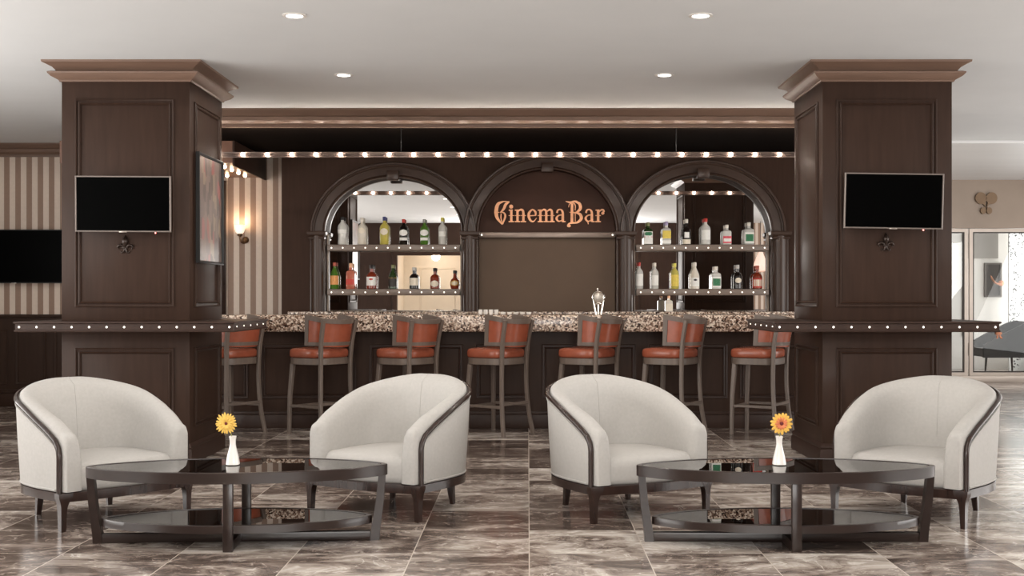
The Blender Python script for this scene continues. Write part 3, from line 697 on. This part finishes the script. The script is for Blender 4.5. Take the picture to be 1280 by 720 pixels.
def fleur(u, v, label):
    Y = 8.999
    t = thing('fleur_de_lis', label, 'wall ornament', (px(u, Y), Y, pz(v, Y)))
    s = Y / F * 1.15
    def leaf(pts, ws):
        return [((x - 0) * s, -y * s) for x, y in S3(pts, ws, 7)]
    fn = lambda u_, v_, h: (u_, -h, v_)
    b = MB()
    zc = [(0, -10.5, .3), (0, -9, 2.2), (0, -6.5, 5.4), (0, -4, 6.8), (0, -1, 5.6), (0, 2, 3.0), (0, 5, 1.2)]
    rings = []
    for x, y, wd in zc: rings.append([(wd / 2 * s * math.cos(q), -.006 - max(0, .03 * math.sin(q)) * wd / 6, -y * s) for q in [k * math.pi / 8 for k in range(9)]] + [(-wd / 2 * s, 0, -y * s), (wd / 2 * s, 0, -y * s)])
    b.loft(rings); b.build('centre_petal', IRON, t, 50)
    for d in (-1, 1):
        P = spline([(d * 1.2 * s, -.008, -5 * s), (d * 2.6 * s, -.01, -1.6 * s), (d * 5.6 * s, -.012, -.4 * s), (d * 8.0 * s, -.01, -2.4 * s), (d * 7.2 * s, -.008, -4.8 * s)], 5)
        n = len(P); MB().tube(P, [.004 + .007 * math.sin(math.pi * min(1, (k + 2) / n)) for k in range(n)], 8).build('side_petal', IRON, t, 60)
        P = spline([(d * .8 * s, -.008, -4 * s), (d * 1.4 * s, -.01, -7 * s), (d * 3.6 * s, -.01, -8.8 * s), (d * 5 * s, -.008, -6.8 * s)], 5)
        n = len(P); MB().tube(P, [.008 - .004 * k / n for k in range(n)], 8).build('lower_curl', IRON, t, 60)
    MB().box(-3.2 * s, 3.2 * s, -.018, 0, -3.9 * s, -2.5 * s, .003).build('collar', IRON, t)
fleur(157, 306, 'bronze fleur-de-lis below the television on the left column')
fleur(1107, 303, 'bronze fleur-de-lis below the television on the right column')

def tv(name_label, u0, u1, v0, v1, Y, back, rx=0, rz=0, ry=0, frame=BEZEL, led=None):
    wd, hg = (u1 - u0) * Y / F, (v1 - v0) * Y / F
    t = thing('television', name_label, 'television', ((px(u0, Y) + px(u1, Y)) / 2, Y, (pz(v0, Y) + pz(v1, Y)) / 2))
    t.rotation_euler = (rx, ry, rz)
    x, z = wd / 2, hg / 2
    MB().box(-x + .008, x - .008, .0, .032, -z + .008, z - .008, .006).build('casing', BLACKP, t)
    b = MB(); b.frame(-x, x, -z, z, [(0, -.016), (0, .004), (.003, .007), (.009, .007), (.011, .001), (.011, -.016)], lambda u, v, h: (u, -h, v)); b.build('bezel', frame, t, 30)
    MB().box(-x + .011, x - .011, -.001, .004, -z + .011, z - .011).build('screen', BLACKSCR, t, 0)
    MB().box(-.028, .028, -.008, -.004, -z - .003, -z + .006, .001).build('badge', STEEL, t)
    MB().box(-.12, .12, .03, back, -.1, .1, .004).build('wall_mount', BLACKP, t)
    if led: MB().sphere((0, 0, 0), .006, 8, 6).build('standby_light', REDLED, t, loc=(led, -.004, -z - .006))
    return t
tv('black flat television on the left column above a fleur-de-lis', 94, 213.5, 220, 290, 8.88, .105, R(2), 0, R(.3), led=.24)
tv('black flat television tilted slightly on the right column', 1056, 1178.5, 216.5, 286, 8.86, .125, R(2), R(-2), R(1), led=.22)
tv('large black television on the striped wall at the left edge', -44, 79, 287, 354, 13.68, .115, 0, 0, 0, BLACKP)

# framed film poster on the inner side of the left column
pY0, pY1 = 9.1, 9.83
pt = thing('framed_poster', 'tall framed poster hung on the inner side of the left column', 'poster', (CLx1 + .019, (pY0 + pY1) / 2, (1.515 + 2.36) / 2))
hw, hh = (pY1 - pY0) / 2, (2.36 - 1.515) / 2
fx = lambda u, v, h: (h, u, v)
b = MB(); b.frame(-hw, hw, -hh, hh, [(0, 0), (0, .028), (.008, .03), (.02, .022), (.02, 0)], fx); b.build('frame', BLACKP, pt, 30)
def poster_mat():
    m, N, L, B = newmat('faded_collage_print')
    tc = N.new('ShaderNodeTexCoord'); v = N.new('ShaderNodeTexVoronoi'); v.inputs['Scale'].default_value = 7; v.distance = 'CHEBYCHEV'
    mp = N.new('ShaderNodeMapping'); mp.inputs['Scale'].default_value = (1, 2.2, 1); L.new(tc.outputs['Object'], mp.inputs[0]); L.new(mp.outputs[0], v.inputs['Vector'])
    sp = N.new('ShaderNodeSeparateColor'); L.new(v.outputs['Color'], sp.inputs[0])
    cr = N.new('ShaderNodeValToRGB'); e = cr.color_ramp.elements; cr.color_ramp.interpolation = 'CONSTANT'
    e[0].position = 0; e[0].color = srgb(92, 78, 74); e[1].position = .88; e[1].color = srgb(148, 92, 88)
    for p, c in ((.3, (112, 96, 90)), (.55, (126, 108, 100)), (.75, (142, 124, 106))): x = e.new(p); x.color = srgb(*c)
    L.new(sp.outputs[0], cr.inputs[0]); L.new(cr.outputs[0], B.inputs['Base Color']); B.inputs['Roughness'].default_value = .3
    return m
MB().box(.002, .012, -hw + .018, hw - .018, -hh + .018, hh - .018).build('print', poster_mat(), pt, 0)

# ------------------------------------------------------------------ bar stools
def stool(label):
    t = thing('bar_stool', label, 'bar stool', (0, 0, 0), 0, 'rust leather bar stools along the counter')
    def outline(hx, hy, n=48, sq=3.6):
        out = []
        for k in range(n):
            a = 2 * math.pi * k / n; c, d = math.cos(a), math.sin(a); e = 2 / sq
            out.append((hx * math.copysign(abs(c) ** e, c), hy * math.copysign(abs(d) ** e, d)))
        return out
    rings = [[(x * f, y * f + .02, z) for x, y in outline(.238, .222)] for f, z in ((.9, .702), (.97, .706), (1, .722), (1, .757), (.975, .775), (.9, .785), (.65, .791), (.3, .793))]
    MB().loft(rings).build('seat_cushion', LEATHER, t, 60)
    rings = [[(x * f, y * f + .016, z) for x, y in outline(.23, .218)] for f, z in ((.97, .640), (1, .644), (1, .698), (.97, .702))]
    MB().loft(rings).build('seat_frame', STOOLWOOD, t, 40)
    for d in (-1, 1):
        MB().tube([(d * .205, .2, 0), (d * .198, .196, .35), (d * .178, .178, .646)], [(.015, .015), (.018, .018), (.021, .021)], sq=True).build('leg', STOOLWOOD, t, 30)
        P = spline([(d * .232, -.236, 0), (d * .208, -.205, .2), (d * .193, -.188, .45), (d * .192, -.19, .68), (d * .2, -.204, .86), (d * .211, -.242, 1.045)], 4)
        MB().tube(P, [(.0165, .0165) if k < 12 else (.0185, .016) for k in range(len(P))], sq=True).build('leg', STOOLWOOD, t, 30)
        MB().tube([(d * .2, .195, .262), (d * .203, -.2, .262)], (.011, .014), sq=True).build('stretcher', STOOLWOOD, t, 30)
    MB().tube([(-.2, .197, .25), (.2, .197, .25)], (.012, .014), sq=True).build('stretcher', STOOLWOOD, t, 30)
    MB().tube([(-.205, -.2, .285), (.205, -.2, .285)], (.011, .014), sq=True).build('stretcher', STOOLWOOD, t, 30)
    def arc(z, off=0.0):
        k = (z - .82) / .26
        lean = .045 * k
        pts = [(-.204 - .01 * k, -.01 - lean * .3), (-.198 - .012 * k, -.125 - lean * .7), (-.172 - .012 * k, -.184 - lean * .9), (-.1, -.232 - lean), (0, -.248 - lean), (.1, -.232 - lean), (.172 + .012 * k, -.184 - lean * .9), (.198 + .012 * k, -.125 - lean * .7), (.204 + .01 * k, -.01 - lean * .3)]
        S = spline([(x, y, z) for x, y in pts], 6)
        out = []
        for i, p in enumerate(S):
            d = (S[min(i + 1, len(S) - 1)] - S[max(i - 1, 0)]).normalized(); nn = Vector((-d.y, d.x, 0))
            out.append(p + nn * off)
        return out
    def band(z0, z1, o0, o1, i0=0, i1=None, sag=0.0):
        A, B_, C_, D_ = arc(z0, o0), arc(z0, o1), arc(z1, o1), arc(z1, o0)
        n = len(A) if i1 is None else i1
        m = len(A) - 1; sg_ = lambda i: Vector((0, 0, -sag * (1 - abs(2 * i / m - 1) ** 2)))
        return [[A[i] + sg_(i), B_[i] + sg_(i), C_[i] + sg_(i), D_[i] + sg_(i)] for i in range(i0, n)]
    MB().loft(band(1.055, 1.097, -.016, .016, sag=.045)).build('top_rail', STOOLWOOD, t, 40)
    MB().loft(band(.815, .848, -.015, .015)).build('bottom_rail', STOOLWOOD, t, 40)
    n = len(arc(.9))
    MB().loft(band(.84, 1.07, -.008, .012, 1, n - 1, sag=.04)).build('back_pad', LEATHER, t, 40)
    for i0, i1 in ((0, 3), (n - 3, n)):
        MB().loft(band(.82, 1.08, -.014, .014, i0, i1)).build('back_post', STOOLWOOD, t, 40)
    return t
STL = [(286, 55, 'bar stool half hidden behind the left column'), (401, 55, 'bar stool second from the left, in front of the left arch'), (509, 55, 'bar stool third from the left, behind the armchair with its front to the left table'),
       (622, 55, 'middle bar stool, seen whole between the two inner armchairs'), (736, 56, 'bar stool third from the right, nearest the beer tap'), (840, 57, 'bar stool second from the right, behind the sloping armchair back'), (950, 60, 'rightmost bar stool, beside the right column')]
YSB = 11.05
st0 = None
for u, a, lab in STL:
    p = (px(u, YSB), YSB, 0)
    if st0 is None:
        st0 = stool(lab); st0.location = p; st0.rotation_euler = (0, 0, R(a))
    else: dup(st0, p, R(a), lab)

# ------------------------------------------------------------------ tub armchairs
def armchair(label):
    t = thing('armchair', label, 'armchair', (0, 0, 0), 0, 'ivory tub armchairs')
    half = [(0, .395), (.165, .375), (.29, .3), (.372, .175), (.398, .0), (.394, -.16), (.386, -.285)]
    pts = [(-x, y, 0) for x, y in half[:0:-1]] + [(x, y, 0) for x, y in half]
    S = spline(pts, 10); n = len(S)
    Ls = [0]
    for a, b_ in zip(S, S[1:]): Ls.append(Ls[-1] + (b_ - a).length)
    tot = Ls[-1]
    NR = []
    for i in range(n):
        d = (S[min(i + 1, n - 1)] - S[max(i - 1, 0)]).normalized(); NR.append(Vector((d.y, -d.x, 0)))       # inward
    if NR[n // 2].y > 0: NR = [-v for v in NR]
    sv = [abs(2 * l / tot - 1) for l in Ls]
    Hh = [.772 - .235 * max(0, (s - .06) / .94) ** 1.5 - .018 * max(0, (s - .85) / .15) ** 2 for s in sv]
    ZB = .205
    DR = [.036 * sstep(.55, 1, q) for q in sv]
    def P(i, nin, z, fwd=0.0):
        fl = .035 * (1 - sstep(.3, 1.0, sv[i])) * (z - ZB) / .56
        p = S[i] + NR[i] * (nin - fl); return Vector((p.x, p.y - fwd, z))
    def prof(i):
        h = Hh[i]; k = 1 - sv[i]
        th = .105 + .03 * k
        return [(.012, ZB + .005), (.012, h - .03), (.018, h - .008), (.034, h + .004), (.062, h + .006), (.088, h - .006), (th, h - .04), (th + .012, h - .12), (th + .02, min(.42, h - .2)), (th + .02, ZB + .005)]
    rings = []
    def endrings(i, order):
        out = []
        pr = prof(i); cn = sum(a for a, z in pr) / len(pr); cz = sum(z for a, z in pr) / len(pr)
        for q in range(1, 8):
            a = q / 7 * math.pi / 2; ca = 1 - math.cos(a)
            ring = []
            for x, z in pr:
                k = max(0.0, (z - .30) / (pr[4][1] - .30))
                ring.append(P(i, x + (.012 if x < cn else -.035) * ca, z - .055 * ca * k, .052 * math.sin(a)))
            out.append(ring)
        return out
    er = endrings(0, 1)
    rings = er[::-1] + [[P(i, a, z) for a, z in prof(i)] for i in range(n)] + endrings(n - 1, 1)
    iu = MB().loft(rings).build('inner_upholstery', FABRIC, t, 75)
    MB().tube([P(n // 2, a_ + .0005, z_) for a_, z_ in prof(n // 2)[4:9]], .0022, 6).build('back_seam', FABRIC, iu, 60)
    # outer fabric panel
    rings = [[P(i, q, z) for q, z in ((-.002, ZB + .004), (-.006, ZB + .02), (-.008, (ZB + Hh[i]) / 2), (-.006, Hh[i] - .06 - DR[i]), (-.001, Hh[i] - .045 - DR[i]), (.014, Hh[i] - .045 - DR[i]), (.014, ZB + .004))] for i in range(n)]
    o = MB().loft(rings).build('outer_panel', FABRIC, t, 50)
    for dz, nm in ((.054, 0), (None, 1)):
        Q = [P(i, -.007, (Hh[i] - .054 - DR[i]) if nm == 0 else ZB + .014) for i in range(2, n - 2)]
        MB().tube(Q, .0045, 6).build('piping', FABRIC, o, 60)
    # dark wood edge from leg to leg over the back
    path = []
    zf = Hh[0] - .062
    for z in (.16, .22, .3, .36, .4): path.append(P(0, .0, z, .002))
    path += [P(0, 0, zf - .045, 0), P(0, -.001, zf - .016, -.006), P(1, -.001, zf - .003, -.002)]
    for i in range(3, n - 3): path.append(P(i, -.001, Hh[i] - .026 - .036 * sstep(.55, 1, sv[i])))
    path += [P(n - 2, -.001, zf - .003, -.002), P(n - 1, -.001, zf - .016, -.006), P(n - 1, 0, zf - .045, 0)]
    for z in (.4, .36, .3, .22, .16): path.append(P(n - 1, .0, z, .002))
    MB().tube(path, .015, 10).build('edge_trim', ESP, t, 60)
    # seat
    inn = [P(i, .085, 0) for i in range(n)]
    outl = [Vector((p.x, p.y, 0)) for p in inn]
    x0 = outl[0].x; x1 = outl[-1].x
    fr = [Vector((x1 + (x0 - x1) * k / 10, -.305 - .045 * math.sin(math.pi * k / 10), 0)) for k in range(0, 11)]
    full = outl + fr
    cxy = Vector((0, -.02, 0))
    rings = []
    for f, z in ((.96, ZB), (.99, ZB + .012), (1, ZB + .04), (1, .30), (.985, .325), (.95, .345), (.86, .358), (.6, .366), (.2, .37)):
        rings.append([Vector((cxy.x + (p.x - cxy.x) * f, cxy.y + (p.y - cxy.y) * f, z)) for p in full])
    MB().loft(rings).build('seat', FABRIC, t, 60)
    # base rail
    outb = [Vector((p.x, p.y, 0)) + NR[i] * -.006 for i, p in enumerate(S)]
    fb = [Vector((S[-1].x + (S[0].x - S[-1].x) * k / 10, -.322 - .04 * math.sin(math.pi * k / 10), 0)) for k in range(0, 11)]
    full = outb + fb
    rings = [[Vector((p.x * f, p.y * f, z)) for p in full] for f, z in ((.97, .155), (1.0, .158), (1.0, .204), (.97, .207))]
    MB().loft(rings).build('base_rail', ESP, t, 40)
    for d in (-1, 1):
        x = d * .384; y = -.305
        prof2 = [(.0175, .0175, 0), (.019, .019, .02), (.022, .021, .1), (.026, .023, .135), (.036, .025, .16), (.052, .026, .178), (.058, .026, .205)]
        MB().loft([[(x + a * wx * (1 if a * d < 0 else .45), y + b_ * wy, z) for a, b_ in ((-1, -1), (1, -1), (1, 1), (-1, 1))] for wx, wy, z in prof2]).build('leg', ESP, t, 25)
        xr, yr = d * .215, .305
        MB().tube([(xr * 1.03, yr - .012, 0), (xr, yr - .02, .1), (xr, yr - .022, .17)], [(.014, .014), (.02, .02), (.024, .024)], sq=True).build('leg', ESP, t, 25)
    return t
def chair_at(o, F1, ang, side):
    # F1: foot of the front leg nearest the camera; ang: turn; side -1 = chair's image-left leg is the near one
    rz = R(ang) * (1 if side < 0 else -1)
    lx, ly = (-.384 if side < 0 else .384), -.305
    c, s = math.cos(rz), math.sin(rz)
    o.location = (F1[0] - (lx * c - ly * s), F1[1] - (lx * s + ly * c), 0); o.rotation_euler = (0, 0, rz)
ARM = [((-2.49, 6.40), 48, -1, 'ivory tub armchair at the far left, in front of the left column'), ((-.605, 6.67), 29, 1, 'ivory tub armchair to the right of the left coffee table, facing left'),
       ((.358, 6.625), 27.5, -1, 'ivory tub armchair to the left of the right coffee table, facing right'), ((2.362, 6.49), 41, 1, 'ivory tub armchair at the far right, in front of the right column')]
a0 = armchair(ARM[0][3]); chair_at(a0, *ARM[0][:3])
for F1, a, sd, lab in ARM[1:]: chair_at(dup(a0, (0, 0, 0), 0, lab), F1, a, sd)

# ------------------------------------------------------------------ coffee tables
def coffee_table(label):
    t = thing('coffee_table', label, 'coffee table', (0, 0, 0), 0, 'oval glass coffee tables')
    def oval(a, b_, n=96, e=.68):
        out = []
        for k in range(n):
            th = 2 * math.pi * k / n; x = math.cos(th)
            y = (1 - x * x) ** e if abs(x) < 1 else 0
            out.append((a * x, b_ * math.copysign(y, math.sin(th))))
        return out
    def rim(a, b_, z0, z1, wd, name):
        rings = []
        O, I = oval(a, b_), oval(a - wd * 1.3, b_ - wd)
        for p, q in zip(O, I): rings.append([(p[0], p[1], z0), (p[0], p[1], z1 - .003), (p[0] * .997, p[1] * .992, z1), (q[0], q[1], z1), (q[0], q[1], z0)])
        r = MB().torus_loft(rings).build(name, TABW, t, 30)
        G = oval(a - wd * 1.3 - .001, b_ - wd - .001)
        MB().loft([[(x, y, z) for x, y in G] for z in (z1 - .010, z1 - .002)]).build(name.replace('rim', 'glass'), TABGL, t, 30)
    rim(.765, .29,   .336, .391, .022, 'top_rim'); rim(.685, .262, .088, .128, .022, 'shelf_rim')
    for d in (-1, 1):
        MB().loft([[(d * x + a * wx, b_ * .022, z) for a, b_ in ((-1, -1), (1, -1), (1, 1), (-1, 1))] for x, wx, z in ((.700, .024, 0), (.704, .023, .05), (.726, .02, .2), (.738, .018, .337))]).build('leg', TABW, t, 25)
        MB().box(-.024, .024, d * .262 - .016, d * .262 + .016, 0, .337, .003).build('leg', TABW, t)
    b = MB().box(-.68, .68, -.02, .02, .001, .048, .004); b.box(-.022, .022, -.25, .25, .001, .048, .004); b.build('cross_base', TABW, t)
    return t
ct = coffee_table('oval smoked glass coffee table on the left'); ct.location = (-1.49, 6.16, 0); ct.rotation_euler = (0, 0, R(3.5))
dup(ct, (1.322, 6.16, 0), R(-.5), 'oval smoked glass coffee table on the right')

def vase(x, y, lab, flab, petal, petal2, lean, big, vlab):
    z = .3915
    t = thing('bud_vase', lab, 'vase', (x, y, z))
    MB().lathe([(.031, 0), (.034, .002), (.034, .008), (.028, .045), (.018, .085), (.0145, .105), (.015, .125), (.0185, .146), (.0165, .147), (.012, .12), (.004, .1)], n=28, sq=.8).build('vase_body', CERAM, t, 50)
    f = thing('gerbera_flower', flab, 'flower', (x, y, z + .11))
    hx, hz = lean, .103
    P = spline([(0, 0, -.005), (lean * .25, -.002, .045), (lean, -.006, hz)], 6)
    MB().tube(P, .0028, 8).build('stem', STEM, f, 60)
    head = MB(); n = 22 if big else 17
    def pet(b, k, n, rr, ww, tilt, ph):
        a = 2 * math.pi * (k + ph) / n + random.uniform(-.06, .06); rr *= random.uniform(.92, 1.05)
        pts = []
        for q, wf in ((.12, .35), (.4, .8), (.72, 1), (.92, .75), (1.0, .2)):
            for sgn in (-1, 0, 1): pts.append((q * rr, sgn * wf * ww, -.012 - .010 * math.sin(q * 2.2) * tilt + (0.0 if sgn else -.0015)))
        V = []
        for u, v, h in pts:
            V.append(b.bm.verts.new((lean + u * math.cos(a) - v * math.sin(a), h - .012 + .012, hz + u * math.sin(a) + v * math.cos(a))))
        for r_ in range(4):
            for c_ in range(2):
                i = r_ * 3 + c_; b.face((V[i], V[i + 1], V[i + 4], V[i + 3]))
    for k in range(n): pet(head, k, n, .057, .0058 if big else .0082, .6, 0)
    head.build('petals', petal, f, 60)
    h2 = MB()
    for k in range(13): pet(h2, k, 13, .034, .005, 1.3, .5)
    h2.build('inner_petals', petal2, f, 60)
    MB().sphere((lean, -.021, hz), .0075 if big else .0095, 12, 8, (1, .6, 1)).build('flower_eye', EYE, f, 60)
vase(px(291, 6.17), 6.17, 'white bud vase on the left coffee table', 'yellow gerbera in the vase on the left table', PETALY, PETALY, -.030, True, '')
vase(px(974, 6.17), 6.17, 'white bud vase on the right coffee table', 'yellow and orange gerbera in the vase on the right table', PETALO, PETALR, .008, False, '')

# ------------------------------------------------------------------ wall sconce, niche bulbs, downlights, pendant
YS = YW - .001
sc = thing('wall_sconce', 'lit brass wall sconce with a bell shade on the striped wall', 'wall lamp', (px(307, YS), YS, pz(300, YS)))
s = YS / F
b = MB(); b.lathe([(.02, -.03), (.038, -.012), (.04, 0)], n=18); 
bmesh.ops.transform(b.bm, matrix=Matrix.Rotation(R(-90), 4, 'X'), verts=b.bm.verts); b.build('wall_plate', BRASS, sc, 50, (0, 0, 0))
MB().tube(spline([(0, -.02, 0), (.006, -.06, -.035), (-.02, -.11, -.03), (-.036, -.12, .02), (-.037, -.12, .045)], 6), [.011] * 25, 8).build('arm', BRASS, sc, 60)
MB().lathe([(.014, .035), (.03, .045), (.026, .058), (.03, .066)], -.037, -.12, 18).build('holder', BRASS, sc, 50)
MB().lathe([(.026, .062), (.046, .085), (.056, .12), (.062, .165), (.056, .165), (.048, .12), (.02, .075)], -.037, -.12, 24).build('shade', SHADE, sc, 60)
l = bpy.data.lights.new('sconce_light', 'POINT'); l.energy = 3.2; l.color = (1, .66, .4); l.shadow_soft_size = .03
lo = bpy.data.objects.new('sconce_light', l); COL.objects.link(lo); lo.parent = sc; lo.location = (-.037, -.12, .2)
for k in range(3):
    for j in range(4):
        o = MB().sphere((0, 0, 0), .02, 10, 8).build('niche_bulb', BULB2, smooth=60, loc=(-3.16 - k * .2, 12.5 + j * .3, 2.612))
        tag(o, 'small warm bulb in the copper ceiling of the corner niche', 'light bulb', 'bulbs in the niche ceiling')
for x, y in DOWN_SPOTS:
    pos = {(-1.46, 9.5): 'above the bar left, nearer the bar', (1.08, 9.5): 'above the bar right, nearer the bar', (-1.46, 7.5): 'at the top left of the ceiling', (1.08, 7.5): 'at the top right of the ceiling'}.get((x, y), 'in the lounge ceiling nearer the viewer')
    t = thing('downlight', 'round recessed downlight ' + pos, 'ceiling light', (x, y, CZ), 0, 'recessed downlights')
    MB().lathe([(.055, -.001), (.075, -.001), (.075, -.006), (.06, -.010), (.052, -.006)], n=28).build('ring', WHITE, t, 40)
    MB().lathe([(.001, -.0075), (.05, -.0075), (.05, -.0045), (.001, -.0045)], n=24).build('lens', DLENS, t, 40)
    l = bpy.data.lights.new('downlight_beam', 'SPOT'); l.energy = DOWN_W; l.spot_size = R(165); l.spot_blend = .05; l.shadow_soft_size = .05; l.color = (1, .93, .85)
    lo = bpy.data.objects.new('downlight_beam', l); COL.objects.link(lo); lo.parent = t; lo.location = (0, 0, -.02)
t = thing('pendant_lamp', 'orange drop shaped pendant lamp seen in the right mirror', 'pendant lamp', (5.38, -.9, 1.84))
MB().lathe([(.03, 0), (.12, .02), (.165, .1), (.15, .2), (.09, .36), (.03, .5), (.006, .56)], n=24).build('drop_shade', PEND, t, 60)
MB().tube([(0, 0, .55), (0, 0, CZ - 1.78 - .001)], .006, 6).build('cord', BLACKP, t)

# ------------------------------------------------------------------ foyer: portal, glass doors, lounge behind
YD = 17.7
def X(u): return px(u, YD)
def Z(v): return pz(v, YD)
struct(MB().box(4.5, 9.0, YD, YD + .25, Z(285), CZ - .03).build('wall_portal', PORTAL, smooth=0))
em = thing('portal_emblem', 'bronze butterfly shaped emblem on the panel above the glass doors', 'emblem', (X(1232), YD, Z(254)))
sd = YD / F
def lobe(cx, cz, rx, rz, rot, tipx, tipz):
    pts = []
    for k in range(28):
        a = 2 * math.pi * k / 28; x, z = rx * math.cos(a), rz * math.sin(a)
        c, s_ = math.cos(rot), math.sin(rot); X_, Z_ = cx + x * c - z * s_, cz + x * s_ + z * c
        pts.append((X_, Z_))
    i = min(range(28), key=lambda i: (pts[i][0] - tipx) ** 2 + (pts[i][1] - tipz) ** 2); pts[i] = (tipx, tipz)
    return [(x * sd, z * sd) for x, z in pts]
fnE = lambda u, v, h: (u, -h, v)
for nm, (A, mt) in {'wing': (lobe(-6.6, 6, 7.0, 7.4, .3, -.8, -4.5), EMBL), 'wing ': (lobe(6.6, 6, 7.0, 7.4, -.3, .8, -4.5), EMBL), 'tail': (lobe(-3.8, -9.5, 3.4, 4.2, 0, -.8, -5), EMBL), 'tail ': (lobe(3.8, -9.5, 3.4, 4.2, 0, .8, -5), EMBL)}.items():
    MB().prism(A, fnE, .0, .035).build(nm.strip(), mt, em, 0)
FRAME = mat('pale_metal_frame', srgb(196, 184, 174), .35, metal=.4, noise=.04)
DKFR = mat('dark_gasket', srgb(60, 52, 48), .5, noise=.05)
def door(nm, u0, u1):
    b = MB(); b.frame(X(u0), X(u1), Z(470), Z(285.5), [(0, 0), (0, .05), (.05, .05), (.05, 0)], lambda u, v, h: (u, YD + .1 - h, v))
    o = struct(b.build(nm, FRAME, smooth=0))
    b = MB(); b.frame(X(u0) + .05, X(u1) - .05, Z(470) + .05, Z(285.5) - .05, [(0, .01), (0, .045), (.018, .045), (.018, .01)], lambda u, v, h: (u, YD + .1 - h, v)); b.build('gasket', DKFR, o, 0)
    MB().box(X(u0) + .05, X(u1) - .05, YD + .07, YD + .08, Z(470) + .05, Z(285.5) - .05).build('glass_pane', DOORGL, o, 0)
door('door_1', 1100, 1211.5); door('door_2', 1213.5, 1330); door('door_3', 1331, 1440)
struct(MB().box(4.5, 9.0, YD - .02, YD + .12, 0, Z(470) - .001, .004).build('trim_6', FRAME))
# room behind the doors
YL = 21.0
struct(MB().box(4.5, 9.0, YL, YL + .1, 0, CZ - .03).build('wall_lounge', WHITE, smooth=0))
def LX(u, Y=YL): return px(u, Y)
struct(MB().box(LX(1203), LX(1247), YL - .03, YL, pz(323, YL), pz(292, YL)).box(LX(1203), LX(1209), YL - .03, YL, pz(420, YL), pz(323, YL)).build('trim_7', mat('grey_wall_panel', srgb(150, 144, 138), .6, noise=.03), smooth=0))
def floral():
    m, N, L, B = newmat('black_floral_print')
    tc = N.new('ShaderNodeTexCoord'); s_ = N.new('ShaderNodeSeparateXYZ'); L.new(tc.outputs['Object'], s_.inputs[0])
    v = N.new('ShaderNodeTexVoronoi'); v.inputs['Scale'].default_value = 24; L.new(tc.outputs['Object'], v.inputs['Vector'])
    def op(o, a, b=None):
        q = N.new('ShaderNodeMath'); q.operation = o
        for i, w_ in enumerate((a, b)):
            if w_ is None: continue
            if isinstance(w_, (int, float)): q.inputs[i].default_value = w_
            else: L.new(w_, q.inputs[i])
        return q.outputs[0]
    dots = op('LESS_THAN', v.outputs['Distance'], .34)
    def vine(x0, amp, fr, ph, wd):
        c = op('ADD', op('MULTIPLY', op('SINE', op('ADD', op('MULTIPLY', s_.outputs[2], fr), ph)), amp), x0)
        return op('LESS_THAN', op('ABSOLUTE', op('SUBTRACT', s_.outputs[0], c)), wd)
    vm = op('MAXIMUM', vine(.09, .05, 5, 0, .06), op('MAXIMUM', vine(.28, .12, 4.2, 1.0, .08), vine(.48, .14, 3.6, 2.4, .08)))
    f = op('MULTIPLY', dots, vm)
    mx = N.new('ShaderNodeMix'); mx.data_type = 'RGBA'; mx.inputs['A'].default_value = srgb(226, 226, 222); mx.inputs['B'].default_value = srgb(50, 46, 46); L.new(f, mx.inputs['Factor'])
    L.new(mx.outputs['Result'], B.inputs['Base Color']); B.inputs['Roughness'].default_value = .5
    return m
o = tag(MB().box(0, .78, 0, .04, 0, 2.75).build('patterned_panel', floral(), smooth=0, loc=(LX(1247), YL - .5, .001)), 'white wall panel printed with black floral swirls beyond the glass doors', 'wall panel')
t = thing('dark_wall_picture', 'dark framed picture on the grey wall beyond the glass doors', 'picture', (LX(1240), YL - .002, pz(350, YL)))
b = MB(); b.frame(-.14, .16, -.3, .3, [(0, 0), (0, .03), (.03, .03), (.03, 0)], lambda u, v, h: (u, -h, v)); b.build('frame', mat('grey_frame', srgb(96, 88, 82), .5), t, 0)
MB().box(-.11, .13, -.012, -.001, -.27, .27).build('print', mat('dark_print', srgb(52, 44, 40), .4, noise=.4, scale=4, stretch=(6, 1, .6)), t, 0)
YO = YL - .56
t = thing('copper_wall_ornament', 'copper leaf and disc ornament fixed to the patterned wall panel', 'wall ornament', (px(1252, YO), YO, pz(354, YO)))
MB().sphere((0, .02, 0), .05, 16, 10, (1, .7, 1)).build('disc', COPPER, t, 60)
MB().tube(spline([(-.03, 0, -.02), (-.1, -.01, .0), (-.16, -.015, .06), (-.19, -.015, .13)], 5), [(.03, .012), (.034, .014), (.036, .014), (.036, .014), (.034, .014), (.034, .014), (.034, .013), (.032, .013), (.03, .012), (.028, .012), (.026, .011), (.024, .011), (.022, .01), (.018, .009), (.012, .008), (.006, .006)], 10).build('leaf', COPPER, t, 60)
# grey lounge chair behind the glass
YC = 19.3
def lounge(label, u, rz):
    t = thing('lounge_chair', label, 'armchair', (px(u, YC), YC, 0), rz)
    GRY = mat('charcoal_fabric', srgb(40, 38, 39), .9, noise=.08, scale=40); GR2 = mat('grey_fabric', srgb(88, 84, 84), .9, noise=.05, scale=40)
    fn = lambda u_, v, h: (u_, h, v)
    side = [(-.42, .30), (.32, .30), (.44, .62), (.46, .82), (.38, .88), (.22, .84), (-.1, .68), (-.42, .50)]
    for y, m_ in ((-.36, GRY), (.30, GRY)):
        MB().prism([tuple(q) for q in side], fn, y, y + .06).build('side_panel', m_, t, 0)
    MB().prism([(-.40, .31), (.3, .31), (.3, .44), (-.40, .44)], fn, -.299, .299).build('seat', GR2, t, 0)
    MB().prism([(.25, .44), (.33, .31), (.47, .80), (.40, .87)], fn, -.299, .299).build('back', GR2, t, 0)
    for x, y in ((-.36, -.3), (.28, -.3), (-.36, .3), (.28, .3)):
        MB().tube([(x * 1.08, y * 1.05, 0), (x, y, .305)], [.012, .02], 10).build('leg', ESP, t, 50)
lounge('charcoal lounge chair behind the glass doors, below the patterned panel', 1252, 0)
